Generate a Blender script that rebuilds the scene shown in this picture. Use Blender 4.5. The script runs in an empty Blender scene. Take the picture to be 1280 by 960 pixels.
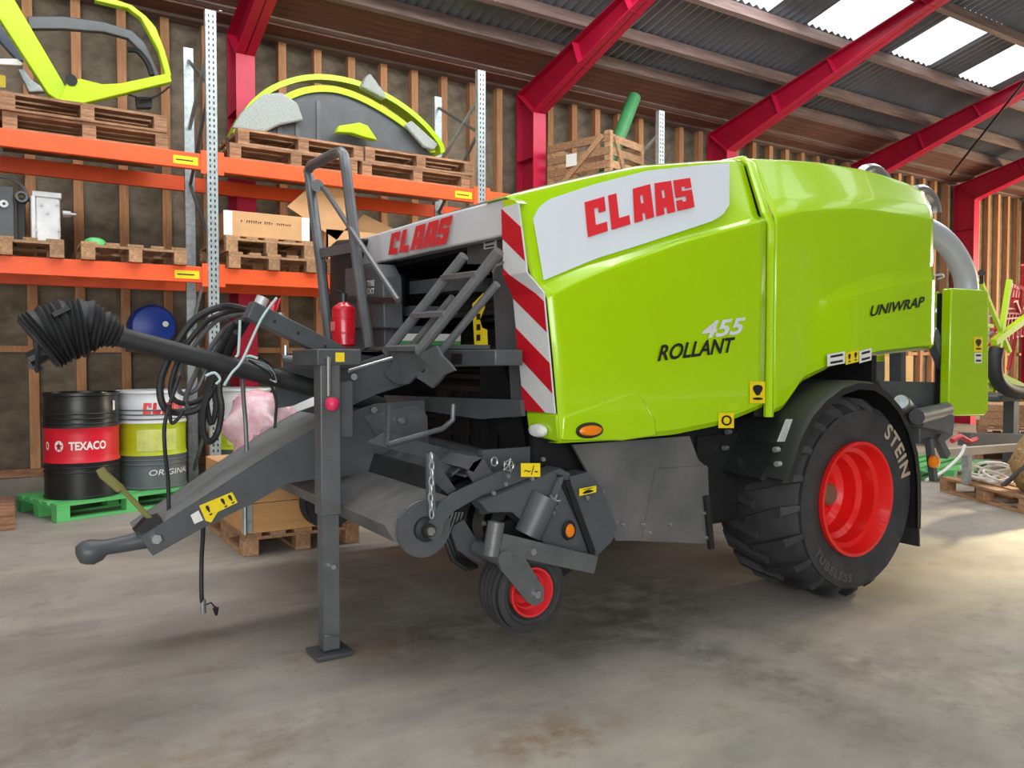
import bpy, bmesh, math, random
from mathutils import Vector, Matrix
random.seed(7)
C = bpy.context.scene.collection
V = Vector
PI = math.pi

# ---------------------------------------------------------------- camera, sky, lights, exposure
YAW, EYE, FPX, PITCH = math.radians(57.6), 1.3, 1000.0, math.atan(0.032)
cam = bpy.data.objects.new('camera', bpy.data.cameras.new('camera')); C.objects.link(cam)
cam.location = (0, 0, EYE)
cam.rotation_euler = (PI/2 - PITCH, 0, YAW - PI/2)
cam.data.sensor_width = 36; cam.data.lens = FPX/1280*36; cam.data.clip_end = 200
sc = bpy.context.scene
sc.camera = cam
sc.view_settings.view_transform = 'Standard'; sc.view_settings.look = 'None'
sc.view_settings.gamma = 1; sc.view_settings.use_curve_mapping = False
sc.view_settings.exposure = 0.13
w = bpy.data.worlds.new('sky'); sc.world = w; w.use_nodes = True
bg = w.node_tree.nodes['Background']
bg.inputs[0].default_value = (0.93, 0.97, 1.0, 1); bg.inputs[1].default_value = 1.7

def area(name, loc, aim, size, power, col=(1, 1, 1), sy=None):
    l = bpy.data.lights.new(name, 'AREA'); l.energy = power; l.color = col
    l.size = size; l.shape = 'RECTANGLE'; l.size_y = sy or size
    o = bpy.data.objects.new(name, l); C.objects.link(o); o.location = loc
    o.rotation_euler = (V(aim) - V(loc)).to_track_quat('-Z', 'Y').to_euler()
    return o
# daylight at the open front of the shed, under the skylights, and a low warm light from the far door
area('front_door_daylight', (-3.4, -5.6, 2.3), (3.2, 4.0, 1.1), 6.5, 530, (1, .985, .96), 3.6)
area('skylight_daylight', (3.4, 3.6, 5.75), (3.4, 5.6, 0), 7.0, 170, (.98, .99, 1), 1.6)
area('skylight_row_daylight', (3.6, 5.9, 5.35), (3.6, 7.0, 2.0), 9.5, 210, (.99, .99, 1), .8)
area('skylight_daylight_far', (11.0, 4.5, 5.1), (11.0, 5.5, 0), 6.0, 150, (1, .98, .95), 1.5)
area('end_door_daylight', (20.0, 3.6, 2.2), (13.0, 7.4, 1.2), 3.6, 800, (1, .82, .55), 3.2)
sp = bpy.data.lights.new('low_sun_through_end_door', 'SPOT'); sp.energy = 34000; sp.color = (1, .84, .5); sp.spot_size = math.radians(8.5); sp.spot_blend = .9; sp.shadow_soft_size = .5
so = bpy.data.objects.new('low_sun_through_end_door', sp); C.objects.link(so); so.location = (20.0, 3.6, 5.2); so.rotation_euler = (V((7.0, 2.75, 0)) - so.location).to_track_quat('-Z', 'Y').to_euler()

def _ray(u, v):
    F0 = V((math.cos(YAW), math.sin(YAW), 0)); R = V((math.sin(YAW), -math.cos(YAW), 0)); Z = V((0, 0, 1))
    F = F0*math.cos(PITCH) - Z*math.sin(PITCH); U = F0*math.sin(PITCH) + Z*math.cos(PITCH)
    return F + R*((u-640)/FPX) + U*((480-v)/FPX)
E0 = V((0, 0, EYE))
def on_y(u, v, y): d = _ray(u, v); return E0 + d*((y - E0.y)/d.y)      # a survey point on the plane Y = y
def on_x(u, v, x): d = _ray(u, v); return E0 + d*((x - E0.x)/d.x)
def on_z(u, v, z): d = _ray(u, v); return E0 + d*((z - E0.z)/d.z)

# ---------------------------------------------------------------- materials
def lin(c): c /= 255; return c/12.92 if c <= .04045 else ((c+.055)/1.055)**2.4
def srgb(r, g, b): return (lin(r), lin(g), lin(b), 1)
MATS = {}
def mat(name, rgb, rough=.5, metal=0., var=.0, scale=6., bump=0., bscale=40., rand=0., coat=0., stretch=None, col2=None, trans=0., alpha=1., spec=.5):
    if name in MATS: return MATS[name]
    m = bpy.data.materials.new(name); m.use_nodes = True; nt = m.node_tree; N = nt.nodes; L = nt.links
    b = N['Principled BSDF']; col = srgb(*rgb)
    b.inputs['Base Color'].default_value = col
    b.inputs['Roughness'].default_value = rough; b.inputs['Metallic'].default_value = metal
    b.inputs['Specular IOR Level'].default_value = spec
    if coat: b.inputs['Coat Weight'].default_value = coat; b.inputs['Coat Roughness'].default_value = .05
    if trans: b.inputs['Transmission Weight'].default_value = trans
    if alpha < 1: b.inputs['Alpha'].default_value = alpha
    tc = N.new('ShaderNodeTexCoord'); mp = N.new('ShaderNodeMapping'); L.new(tc.outputs['Object'], mp.inputs[0])
    if stretch: mp.inputs['Scale'].default_value = stretch
    out = None
    if var or col2:
        n = N.new('ShaderNodeTexNoise'); n.inputs['Scale'].default_value = scale; n.inputs['Detail'].default_value = 5
        n.inputs['Roughness'].default_value = .62
        L.new(mp.outputs[0], n.inputs['Vector'])
        r = N.new('ShaderNodeValToRGB'); r.color_ramp.elements[0].position = .32; r.color_ramp.elements[1].position = .68
        c2 = srgb(*col2) if col2 else tuple(x*(1-var) for x in col[:3]) + (1,)
        c1 = col if col2 else tuple(min(1, x*(1+var*.6)) for x in col[:3]) + (1,)
        r.color_ramp.elements[0].color = c2; r.color_ramp.elements[1].color = c1
        L.new(n.outputs[0], r.inputs[0]); out = r.outputs[0]
    if rand:
        oi = N.new('ShaderNodeObjectInfo'); mr = N.new('ShaderNodeMapRange'); L.new(oi.outputs['Random'], mr.inputs[0])
        mr.inputs[3].default_value = 1-rand; mr.inputs[4].default_value = 1+rand*.5
        hs = N.new('ShaderNodeHueSaturation'); L.new(mr.outputs[0], hs.inputs['Value'])
        if out: L.new(out, hs.inputs['Color'])
        else: hs.inputs['Color'].default_value = col
        out = hs.outputs[0]
    if out: L.new(out, b.inputs['Base Color'])
    if bump:
        n2 = N.new('ShaderNodeTexNoise'); n2.inputs['Scale'].default_value = bscale; n2.inputs['Detail'].default_value = 4
        L.new(mp.outputs[0], n2.inputs['Vector'])
        bp = N.new('ShaderNodeBump'); bp.inputs['Strength'].default_value = bump; bp.inputs['Distance'].default_value = .02
        L.new(n2.outputs[0], bp.inputs['Height']); L.new(bp.outputs[0], b.inputs['Normal'])
    MATS[name] = m; return m
M_lime = mat('lime_paint', (168, 212, 0), .22, 0, .03, 1.5, coat=.5)
M_limed = mat('lime_paint_part', (176, 214, 10), .35, 0, .08, 3)
M_white = mat('white_decal', (212, 219, 226), .25, 0, .03, 3, coat=.4)
M_hood = mat('white_hood', (206, 208, 210), .35, 0, .05, 3)
M_red = mat('red_letter', (214, 40, 48), .35)
M_stripe = mat('red_reflective', (196, 14, 34), .45)
M_swhite = mat('white_reflective', (214, 216, 216), .5, 0, .06, 60)
M_grey = mat('charcoal_paint', (79, 83, 86), .42, .0, .18, 5, bump=.05)
M_grey2 = mat('charcoal_paint_worn', (96, 99, 101), .38, .2, .25, 4, bump=.08)
M_skirt = mat('scuffed_sheet', (120, 120, 119), .32, .3, 0, 3.2, col2=(92, 94, 96))
M_matt_lit = mat('charcoal_matt_lit', (122, 124, 124), .8, 0, .12, 6, spec=.15)  # matt charcoal, lightened so the drawbar top looks lit from above
M_worn = mat('worn_sheet', (132, 130, 127), .5, .2, 0, 5, col2=(92, 93, 94))
M_ladder = mat('ladder_grey', (122, 125, 127), .35, .3, .15, 8)
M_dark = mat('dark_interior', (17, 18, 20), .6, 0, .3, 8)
M_black = mat('black_plastic', (31, 32, 34), .45, 0, .2, 10)
M_rub = mat('black_rubber', (38, 39, 41), .6, 0, .25, 12, bump=.1)
M_tyre = mat('tyre_rubber', (58, 58, 60), .68, 0, .3, 7, bump=.15, bscale=25, col2=(40, 40, 42))
M_tlet = mat('tyre_lettering', (176, 160, 138), .8, 0, .2, 20)
M_rim = mat('rim_red', (222, 26, 24), .3, 0, .08, 4, coat=.4)
M_steel = mat('bright_steel', (190, 192, 194), .3, .9, .15, 20)
M_galv = mat('galvanised_steel', (178, 188, 190), .42, .55, .25, 25)
M_orange = mat('orange_beam', (243, 92, 38), .45, 0, .1, 5)
M_frame = mat('frame_red', (162, 16, 50), .4, 0, .12, 3)
M_frame_lit = mat('frame_red_lit', (196, 28, 68), .4, 0, .1, 3)  # same frame red, brightened: the light on the flanges is in the colour
M_yel = mat('yellow_sticker', (240, 214, 20), .5, 0, .08, 60)
M_blk = mat('sticker_ink', (28, 28, 26), .5)
M_amber = mat('amber_reflector', (236, 128, 18), .25)
M_lamp = mat('clear_lamp', (226, 228, 226), .15)
M_wood = mat('pallet_wood', (188, 150, 112), .8, 0, 0, 7, rand=.3, col2=(148, 110, 78), stretch=(1, 6, 6), bump=.2, bscale=30)
M_woodd = mat('old_pallet_wood', (178, 136, 102), .85, 0, 0, 7, rand=.3, col2=(126, 90, 66), stretch=(1, 6, 6), bump=.2, bscale=30)
M_stud = mat('stud_timber', (200, 150, 108), .8, 0, 0, 5, rand=.22, col2=(166, 118, 80), stretch=(6, 6, .7), bump=.15)
M_chip = mat('stained_board', (138, 127, 108), .9, 0, 0, 3.0, rand=.25, col2=(84, 76, 64), stretch=(1, 1, 1.5), bump=.3, bscale=60)
M_carton = mat('carton', (203, 158, 112), .8, 0, .1, 4, rand=.12)
M_green = mat('green_plastic', (92, 186, 106), .5, 0, .1, 5, rand=.1)
M_rope = mat('pale_rope', (186, 208, 206), .8)
M_ext = mat('extinguisher_red', (205, 20, 40), .3, 0, .05, 4, coat=.4)
M_alu = mat('cast_aluminium', (206, 208, 208), .45, .4, .12, 12, bump=.1)
M_blue = mat('blue_plastic', (24, 62, 160), .4, 0, .1, 6)
M_paper = mat('white_paper', (228, 228, 224), .6, 0, .04, 40)

# ---------------------------------------------------------------- mesh helpers
class MB:
    def __init__(s): s.v = []; s.f = []
    def add(s, vs, fs):
        o = len(s.v); s.v += [V(p) for p in vs]; s.f += [[i+o for i in f] for f in fs]; return s
    def box(s, c, size, R=None):
        c = V(c); h = V(size)*.5
        vs = [V((x*h.x, y*h.y, z*h.z)) for x in (-1, 1) for y in (-1, 1) for z in (-1, 1)]
        if R: vs = [R @ p for p in vs]
        return s.add([c+p for p in vs], [(0,1,3,2),(4,6,7,5),(0,4,5,1),(2,3,7,6),(0,2,6,4),(1,5,7,3)])
    def bb(s, a, b): a, b = V(a), V(b); return s.box((a+b)/2, [abs(x) for x in (b-a)])
    def bar(s, p, q, wd, h, up=(0, 0, 1)):
        p, q = V(p), V(q); d = (q-p).normalized(); sd = d.cross(V(up))
        if sd.length < 1e-4: sd = d.cross(V((1, 0, 0)))
        sd.normalize(); u = sd.cross(d)
        vs = [b + sd*wd/2*i + u*h/2*j for b in (p, q) for i, j in ((-1,-1),(1,-1),(1,1),(-1,1))]
        return s.add(vs, [(3,2,1,0),(4,5,6,7),(0,1,5,4),(1,2,6,5),(2,3,7,6),(3,0,4,7)])
    def tube(s, pts, r, n=8, closed=False, cap=True):
        pts = [V(p) for p in pts]; k = len(pts); rs = r if isinstance(r, (list, tuple)) else [r]*k
        T = []
        for i in range(k):
            a = pts[(i-1) % k] if closed or i else pts[0]; b = pts[(i+1) % k] if closed or i < k-1 else pts[-1]
            T.append((b-a).normalized())
        nrm = T[0].orthogonal().normalized(); rows = []
        for i in range(k):
            nrm = (nrm - T[i]*nrm.dot(T[i])).normalized(); bi = T[i].cross(nrm)
            rows.append([pts[i] + (nrm*math.cos(2*PI*j/n) + bi*math.sin(2*PI*j/n))*rs[i] for j in range(n)])
        vs = [p for rw in rows for p in rw]; fs = []
        for i in range(k if closed else k-1):
            a, b = i*n, ((i+1) % k)*n
            for j in range(n): fs.append((a+j, a+(j+1) % n, b+(j+1) % n, b+j))
        if cap and not closed: fs += [list(range(n))[::-1], list(range((k-1)*n, k*n))]
        return s.add(vs, fs)
    def cyl(s, p, q, r, n=16, r2=None): return s.tube([p, q], [r, r if r2 is None else r2], n)
    def lathe(s, prof, c, axis, n=32, cap=False):
        c, ax = V(c), V(axis).normalized(); e1 = ax.orthogonal().normalized(); e2 = ax.cross(e1)
        vs = [c + ax*h + (e1*math.cos(2*PI*j/n)+e2*math.sin(2*PI*j/n))*r for r, h in prof for j in range(n)]
        fs = [(i*n+j, i*n+(j+1) % n, (i+1)*n+(j+1) % n, (i+1)*n+j) for i in range(len(prof)-1) for j in range(n)]
        if cap: fs += [list(range(n))[::-1], list(range((len(prof)-1)*n, len(prof)*n))]
        return s.add(vs, fs)
    def prism(s, pts, off):
        pts = [V(p) for p in pts]; off = V(off); n = len(pts)
        return s.add(pts + [p+off for p in pts], [list(range(n))[::-1], list(range(n, 2*n))] + [(i, (i+1) % n, n+(i+1) % n, n+i) for i in range(n)])
    def loft(s, rows, closed=False):
        m = len(rows[0]); vs = [p for r in rows for p in r]
        fs = [(i*m+j, i*m+(j+1) % m, (i+1)*m+(j+1) % m, (i+1)*m+j) for i in range(len(rows)-1) for j in range(m if closed else m-1)]
        return s.add(vs, fs)
    def poly(s, pts): return s.add(pts, [list(range(len(pts)))])

def fin(me, m, ang=35):
    for x in (m if isinstance(m, (list, tuple)) else [m]): me.materials.append(x)
    bm = bmesh.new(); bm.from_mesh(me); bmesh.ops.recalc_face_normals(bm, faces=bm.faces[:]); bm.to_mesh(me); bm.free()
    me.polygons.foreach_set('use_smooth', [True]*len(me.polygons)); me.set_sharp_from_angle(angle=math.radians(ang))
    return me
def wloc(o):
    p = V((0, 0, 0))
    while o: p += o.location; o = o.parent
    return p
def build(name, mb, m, parent=None, bevel=0, ang=35, local=False, seg=2):
    me = bpy.data.meshes.new(name); me.from_pydata([tuple(p) for p in mb.v], [], mb.f); fin(me, m, ang)
    o = bpy.data.objects.new(name, me); C.objects.link(o)
    if parent:
        if parent.parent and parent.parent.parent: parent = parent.parent       # no deeper than thing > part > sub-part
        o.parent = parent
        if not local: o.location = -wloc(parent)
    if bevel:
        b = o.modifiers.new('bevel', 'BEVEL'); b.width = bevel; b.segments = seg; b.limit_method = 'ANGLE'; b.angle_limit = math.radians(40); b.harden_normals = False
    return o
_bx = {}
def piece(name, size, loc, m, parent, rot=None):
    k = (tuple(round(x, 4) for x in size), m.name)
    if k not in _bx:
        me = bpy.data.meshes.new(name); t = MB().box((0, 0, 0), size); me.from_pydata([tuple(p) for p in t.v], [], t.f); fin(me, m); _bx[k] = me
    o = bpy.data.objects.new(name, _bx[k]); C.objects.link(o); o.parent = parent; o.location = loc
    if rot: o.rotation_euler = rot
    return o
def tag(o, label, cat, group=None, kind=None):
    o['label'] = label; o['category'] = cat
    if group: o['group'] = group
    if kind: o['kind'] = kind
    return o
def empty(name, loc, rz=0.):
    o = bpy.data.objects.new(name, None); C.objects.link(o); o.location = loc; o.rotation_euler = (0, 0, rz); o.empty_display_size = .1
    return o
def thing(name, label, cat, loc=(0, 0, 0), rz=0., group=None): return tag(empty(name, loc, rz), label, cat, group)
def copy_tree(o, parent=None):
    c = o.copy(); C.objects.link(c)
    if parent: c.parent = parent
    for ch in list(o.children): copy_tree(ch, c)
    return c
def struct(o): o['kind'] = 'structure'; return o

def text_mb(s, size=1., shear=0., bold=0., sx=1., spacing=1.):
    cu = bpy.data.curves.new('t', 'FONT'); cu.body = s; cu.size = size; cu.shear = shear; cu.offset = bold; cu.space_character = spacing; cu.resolution_u = 3
    o = bpy.data.objects.new('t', cu); C.objects.link(o); bpy.context.view_layer.update()
    me = bpy.data.meshes.new_from_object(o.evaluated_get(bpy.context.evaluated_depsgraph_get()))
    t = MB().add([(v.co.x*sx, v.co.y, 0) for v in me.vertices], [list(p.vertices) for p in me.polygons])
    bpy.data.objects.remove(o); bpy.data.curves.remove(cu); bpy.data.meshes.remove(me)
    return t
def span(t):
    xs = [p.x for p in t.v]; ys = [p.y for p in t.v]; return min(xs), max(xs), min(ys), max(ys)
def place(t, fn):                                # maps flat lettering (0..1, 0..1) onto a surface
    a, b, c, d = span(t); t.v = [fn((p.x-a)/(b-a), (p.y-c)/(d-c)) for p in t.v]; return t
def quadmap(p00, p10, p11, p01, off=(0, 0, 0)):
    p00, p10, p11, p01, off = V(p00), V(p10), V(p11), V(p01), V(off)
    return lambda s, t: p00*(1-s)*(1-t) + p10*s*(1-t) + p11*s*t + p01*(1-s)*t + off
GL = {'C': [(0,0,.36,1),(.36,0,.82,.27),(.36,.74,.82,1),(.52,.58,.82,.74)],
      'L': [(0,0,.36,1),(.36,0,.80,.27)],
      'A': [((0,0),(.38,0),(.38,1),(.10,1)),(.50,0,.88,1),(.38,.74,.50,1),(.38,.20,.50,.50)],
      'S': [(0,.74,.82,1),(0,.42,.34,.74),(.34,.42,.82,.60),(.48,.26,.82,.42),(0,0,.82,.26),(.50,.66,.82,.74),(0,.26,.3,.33)]}
def block_word(word, shear=.16):
    t = MB(); x = 0
    for ch in word:
        for g in GL[ch]:
            if isinstance(g[0], tuple): t.add([(x+p+q*shear, q, 0) for p, q in g], [(0, 1, 2, 3)]); continue
            a, b, c, d = g
            t.add([(x+a+b*shear, b, 0), (x+c+b*shear, b, 0), (x+c+d*shear, d, 0), (x+a+d*shear, d, 0)], [(0, 1, 2, 3)])
        x += .97
    return t
def sticker(name, m, parent, quad, ink=None, off=(0, 0, 0), lines=None, th=.002):
    """a flat label on a surface; ink: optional (text, material)"""
    q = [V(p)+V(off) for p in quad]; n = (q[1]-q[0]).cross(q[3]-q[0]).normalized()
    if n.dot(E0-q[0]) < 0: n = -n
    o = build(name, MB().prism(q, n*th), m, parent)
    if ink:
        t = place(text_mb(ink[0]), quadmap(*q, off=n*(th+.001)))
        a = [V(p) for p in q]; c = sum(a, V())/4
        t.v = [c + (p-c)*ink[2] if len(ink) > 2 else c+(p-c)*.7 for p in t.v]
        t.v = [p + n*.002 for p in t.v]
        build('lettering', t, ink[1], o)
    return o
# ================================================================ the setting
K = 1.03
WALL_Y, ROOF0, SLOPE = 9.0, 4.91, .24
def roof_z(y): return ROOF0 + SLOPE*(9.0-y)
# ---- floor
def floor_mat():
    m = bpy.data.materials.new('concrete_floor'); m.use_nodes = True; nt = m.node_tree; N = nt.nodes; L = nt.links; b = N['Principled BSDF']
    tc = N.new('ShaderNodeTexCoord')
    def noise(s, d, lo, hi, st=(1, 1, 1), rot=0):
        mp = N.new('ShaderNodeMapping'); mp.inputs['Scale'].default_value = st; mp.inputs['Rotation'].default_value = (0, 0, rot); L.new(tc.outputs['Object'], mp.inputs[0])
        n = N.new('ShaderNodeTexNoise'); n.inputs['Scale'].default_value = s; n.inputs['Detail'].default_value = d; n.inputs['Roughness'].default_value = .65; L.new(mp.outputs[0], n.inputs['Vector'])
        r = N.new('ShaderNodeMapRange'); L.new(n.outputs[0], r.inputs[0]); r.inputs[1].default_value = lo; r.inputs[2].default_value = hi; return r.outputs[0]
    def mix(f, a, bcol):
        x = N.new('ShaderNodeMix'); x.data_type = 'RGBA'; L.new(f, x.inputs[0])
        if isinstance(a, tuple): x.inputs[6].default_value = a
        else: L.new(a, x.inputs[6])
        x.inputs[7].default_value = bcol; return x.outputs[2]
    def mul(a, k):
        x = N.new('ShaderNodeMath'); x.operation = 'MULTIPLY'; L.new(a, x.inputs[0])
        if isinstance(k, float): x.inputs[1].default_value = k
        else: L.new(k, x.inputs[1])
        return x.outputs[0]
    c = mix(noise(.9, 6, .35, .7), srgb(163, 157, 148), srgb(130, 126, 119))
    c = mix(mul(noise(.55, 4, .5, .72, (1, 2.5, 1), .6), .65), c, srgb(190, 180, 164))
    c = mix(mul(noise(2.6, 7, .56, .74, (1, 2, 1), .4), .55), c, srgb(104, 96, 86))
    c = mix(mul(noise(1.6, 8, .60, .70), .5), c, srgb(120, 100, 78))
    c = mix(mul(noise(14, 3, .60, .75), .35), c, srgb(110, 105, 98))
    # oil and rust stains that lie on the concrete
    for (x, y, rx, ry, col, k) in ((1.56, 2.22, .26, .14, (112, 82, 40), .8), (1.78, 3.35, .55, .28, (74, 58, 38), .6), (.45, 2.65, .25, .18, (126, 98, 62), .5), (.85, 2.75, .3, .16, (110, 96, 74), .45),
                                (2.4, 2.95, .5, .25, (82, 76, 66), .6), (3.3, 2.0, .35, .2, (112, 98, 80), .4), (1.3, 3.3, .25, .2, (140, 106, 70), .4), (.2, 3.1, .3, .3, (108, 96, 84), .5), (2.6, 2.3, .18, 1.1, (96, 92, 86), .7), (3.0, 2.2, .14, 1.2, (104, 99, 92), .6), (2.9, 3.3, .5, .3, (70, 64, 56), .6), (4.6, 2.1, .9, .16, (120, 112, 100), .5), (.6, 2.2, .5, .3, (110, 104, 96), .6), (3.4, 1.6, .3, .25, (108, 96, 84), .5)):
        mp = N.new('ShaderNodeMapping'); mp.inputs['Location'].default_value = (-x/rx, -y/ry, 0); mp.inputs['Scale'].default_value = (1/rx, 1/ry, 0); L.new(tc.outputs['Object'], mp.inputs[0])
        ln = N.new('ShaderNodeVectorMath'); ln.operation = 'LENGTH'; L.new(mp.outputs[0], ln.inputs[0])
        r = N.new('ShaderNodeMapRange'); L.new(ln.outputs['Value'], r.inputs[0]); r.inputs[1].default_value = 1.5; r.inputs[2].default_value = .2
        c = mix(mul(mul(r.outputs[0], noise(7, 6, .36, .60)), k), c, srgb(*col))
    L.new(c, b.inputs['Base Color'])
    rg = N.new('ShaderNodeMapRange'); L.new(noise(1.3, 5, .3, .7), rg.inputs[0]); rg.inputs[3].default_value = .42; rg.inputs[4].default_value = .75; L.new(rg.outputs[0], b.inputs['Roughness'])
    bp = N.new('ShaderNodeBump'); bp.inputs['Strength'].default_value = .12; bp.inputs['Distance'].default_value = .01; L.new(noise(30, 5, 0., 1.), bp.inputs['Height']); L.new(bp.outputs[0], b.inputs['Normal'])
    return m
struct(build('floor', MB().box((7.5, -.5, -.1), (30, 20, .2)), floor_mat()))
# ---- back wall: plinth, stained boards between studs, studs
M_concrete = mat('plinth_concrete', (128, 122, 112), .9, 0, .25, 5, bump=.2)
wb = struct(build('wall_back', MB().bb((-6, 9.10, 0), (22, 9.32, 5.05)), M_dark))
build('plinth', MB().bb((-6, 8.92, 0), (22, 9.10, .16)), M_concrete, wb)
pitch, x0 = .404, .24
kk = range(-15, 55)
wl = wloc(wb)
for k in kk:
    x = x0 + k*pitch
    sz = random.uniform(.3, .7)
    za = .16
    piece('backing_panel', (pitch-.004, .05, 1.24), (x+pitch/2, 9.075, .16+.62), M_chip, wb)
    piece('backing_panel', (pitch-.004, .05, 3.5), (x+pitch/2, 9.075, 1.41+1.75), M_chip, wb)
    piece('stud', (.085, .1, 4.74), (x, 9.0, .16+2.37), M_stud, wb)
for k in kk:
    piece('nogging', (pitch-.085, .07, .06), (x0+(k+.5)*pitch, 9.02, 1.39), M_stud, wb)
build('bottom_rail', MB().bb((-6, 8.94, .165), (22, 9.045, .24)), M_woodd, wb)
# ---- end walls
M_sheet = mat('painted_sheet', (150, 146, 138), .7, 0, .15, 2)
struct(build('wall_right', MB().bb((20.5, 5.6, 0), (20.7, 9, 6)).bb((20.5, -10, 4.0), (20.7, 5.6, 7.4)).bb((20.5, -10, 0), (20.7, 1.2, 4.0)), M_sheet))
struct(build('wall_left', MB().bb((-6.2, -10, 0), (-6, 9, 4.8)), M_sheet))
struct(build('wall_front', MB().bb((1.5, -11.2, 0), (22, -11, 5.0)), M_sheet))
# ---- roof: corrugated sheets, purlins, eave boards, translucent panels
M_corr = mat('corrugated_sheet', (112, 116, 126), .6, .1, .22, 1.2)
M_purlin = mat('purlin_timber', (138, 118, 112), .8, 0, 0, 4, col2=(104, 84, 80), stretch=(.5, 5, 5), rand=.1)
M_board = mat('eave_boarding', (116, 78, 66), .75, 0, 0, 3, col2=(90, 58, 50), stretch=(.6, 3, 3), rand=.1)
RIDGE = -1.0
PUR = [8.58, 8.06, 7.50, 6.645, 5.615, 4.43, 3.2, 1.95, .72, -.5]
SKY = [(K*a, K*b) for a, b in [(-3.4, -2.45), (-1.7, -.8), (0, .92), (1.66, 2.6), (3.33, 4.25), (5.0, 5.9), (6.75, 7.65), (8.36, 9.3), (10.05, 11.0), (11.7, 12.65), (13.4, 14.35), (15.1, 16.0), (16.8, 17.7)]]
ceil = struct(empty('ceiling', (0, 0, 0)))
def corr(x0, x1, y0, y1):
    n = max(2, int((x1-x0)/.0325)); t = MB(); rows = []
    for i in range(n+1):
        x = x0 + (x1-x0)*i/n; dz = .022*math.cos(x/.13*2*PI)
        rows.append([(x, y0, roof_z(y0)+.03+dz), (x, y1, roof_z(y1)+.03+dz)])
    return t.loft(rows)
edges = [9.4, 6.645, 5.615] + [3.2, .72, RIDGE]
cuts = sorted(set([-6.0, 22.0] + [a for s in SKY for a in s]))
for a, b in zip(edges[:-1], edges[1:]):
    if (a, b) == (6.645, 5.615):
        for c0, c1 in zip(cuts[:-1], cuts[1:]):
            if (c0, c1) not in SKY: build('roof_sheet', corr(c0, c1, a, b), M_corr, ceil)
    elif (a, b) == (3.2, .72):
        for c0 in range(-6, 22, 2): build('roof_sheet', corr(c0, c0+1.0, a, b), M_corr, ceil)
    else:
        x = -6.0
        while x < 22: build('roof_sheet', corr(x, x+3.98, a+.02, b-.02), M_corr, ceil); x += 4
# translucent roof lights, lit by the sky outside
mg = bpy.data.materials.new('translucent_sheet'); mg.use_nodes = True
_n = mg.node_tree.nodes; _l = mg.node_tree.links
for x in list(_n): _n.remove(x)
_o = _n.new('ShaderNodeOutputMaterial'); _a = _n.new('ShaderNodeBsdfTranslucent'); _t = _n.new('ShaderNodeBsdfTransparent'); _m = _n.new('ShaderNodeMixShader'); _m.inputs[0].default_value = .7
_a.inputs[0].default_value = (.98, .98, .96, 1); _l.new(_a.outputs[0], _m.inputs[1]); _l.new(_t.outputs[0], _m.inputs[2]); _l.new(_m.outputs[0], _o.inputs[0])
for i, (a, b) in enumerate(SKY):
    o = struct(build('window_%d' % (i+1), corr(a, b, 6.645, 5.615), mg))
for c0 in range(-6, 22, 2): struct(build('window_%d' % (30+c0//2), corr(c0+1.0, c0+2.0, 3.2, .72), mg))
for x in range(-6, 22, 2):                      # the other slope of the roof, towards the doors
    for i_, (xa, xb, ya, yb) in enumerate(((x, x+2, -1.0, -4.0), (x, x+1.0, -4.0, -7.0), (x, x+2, -7.0, -11.2))):
        z_ = lambda y: roof_z(RIDGE) + SLOPE*(y-RIDGE) + .03
        build('roof_sheet', MB().loft([[V((xa, ya, z_(ya))), V((xb, ya, z_(ya)))], [V((xa, yb, z_(yb))), V((xb, yb, z_(yb)))]]), M_corr, ceil)
    struct(build('window_%d' % (50+x//2), MB().loft([[V((x+1.0, -4.0, z_(-4.))), V((x+2.0, -4., z_(-4.)))], [V((x+1.0, -7., z_(-7.))), V((x+2.0, -7., z_(-7.)))]]), mg))
for y in PUR:
    z = roof_z(y) - .075
    build('purlin', MB().box((8, y, z), (28, .07, .15), Matrix.Rotation(-math.atan(SLOPE), 3, 'X')), M_purlin, ceil)
for i in range(5):
    y = 8.53 - i*.098
    piece('eave_board', (27.9, .092, .02), (8, y, roof_z(y)-.12), M_board, ceil, (-math.atan(SLOPE), 0, 0))
build('wall_plate', MB().bb((-6, 8.87, 4.80), (22, 9.09, 4.94)), M_purlin, ceil)
build('soffit_board', MB().bb((-6, 8.6, 4.83), (22, 8.88, 4.85)), M_board, ceil)
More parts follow.
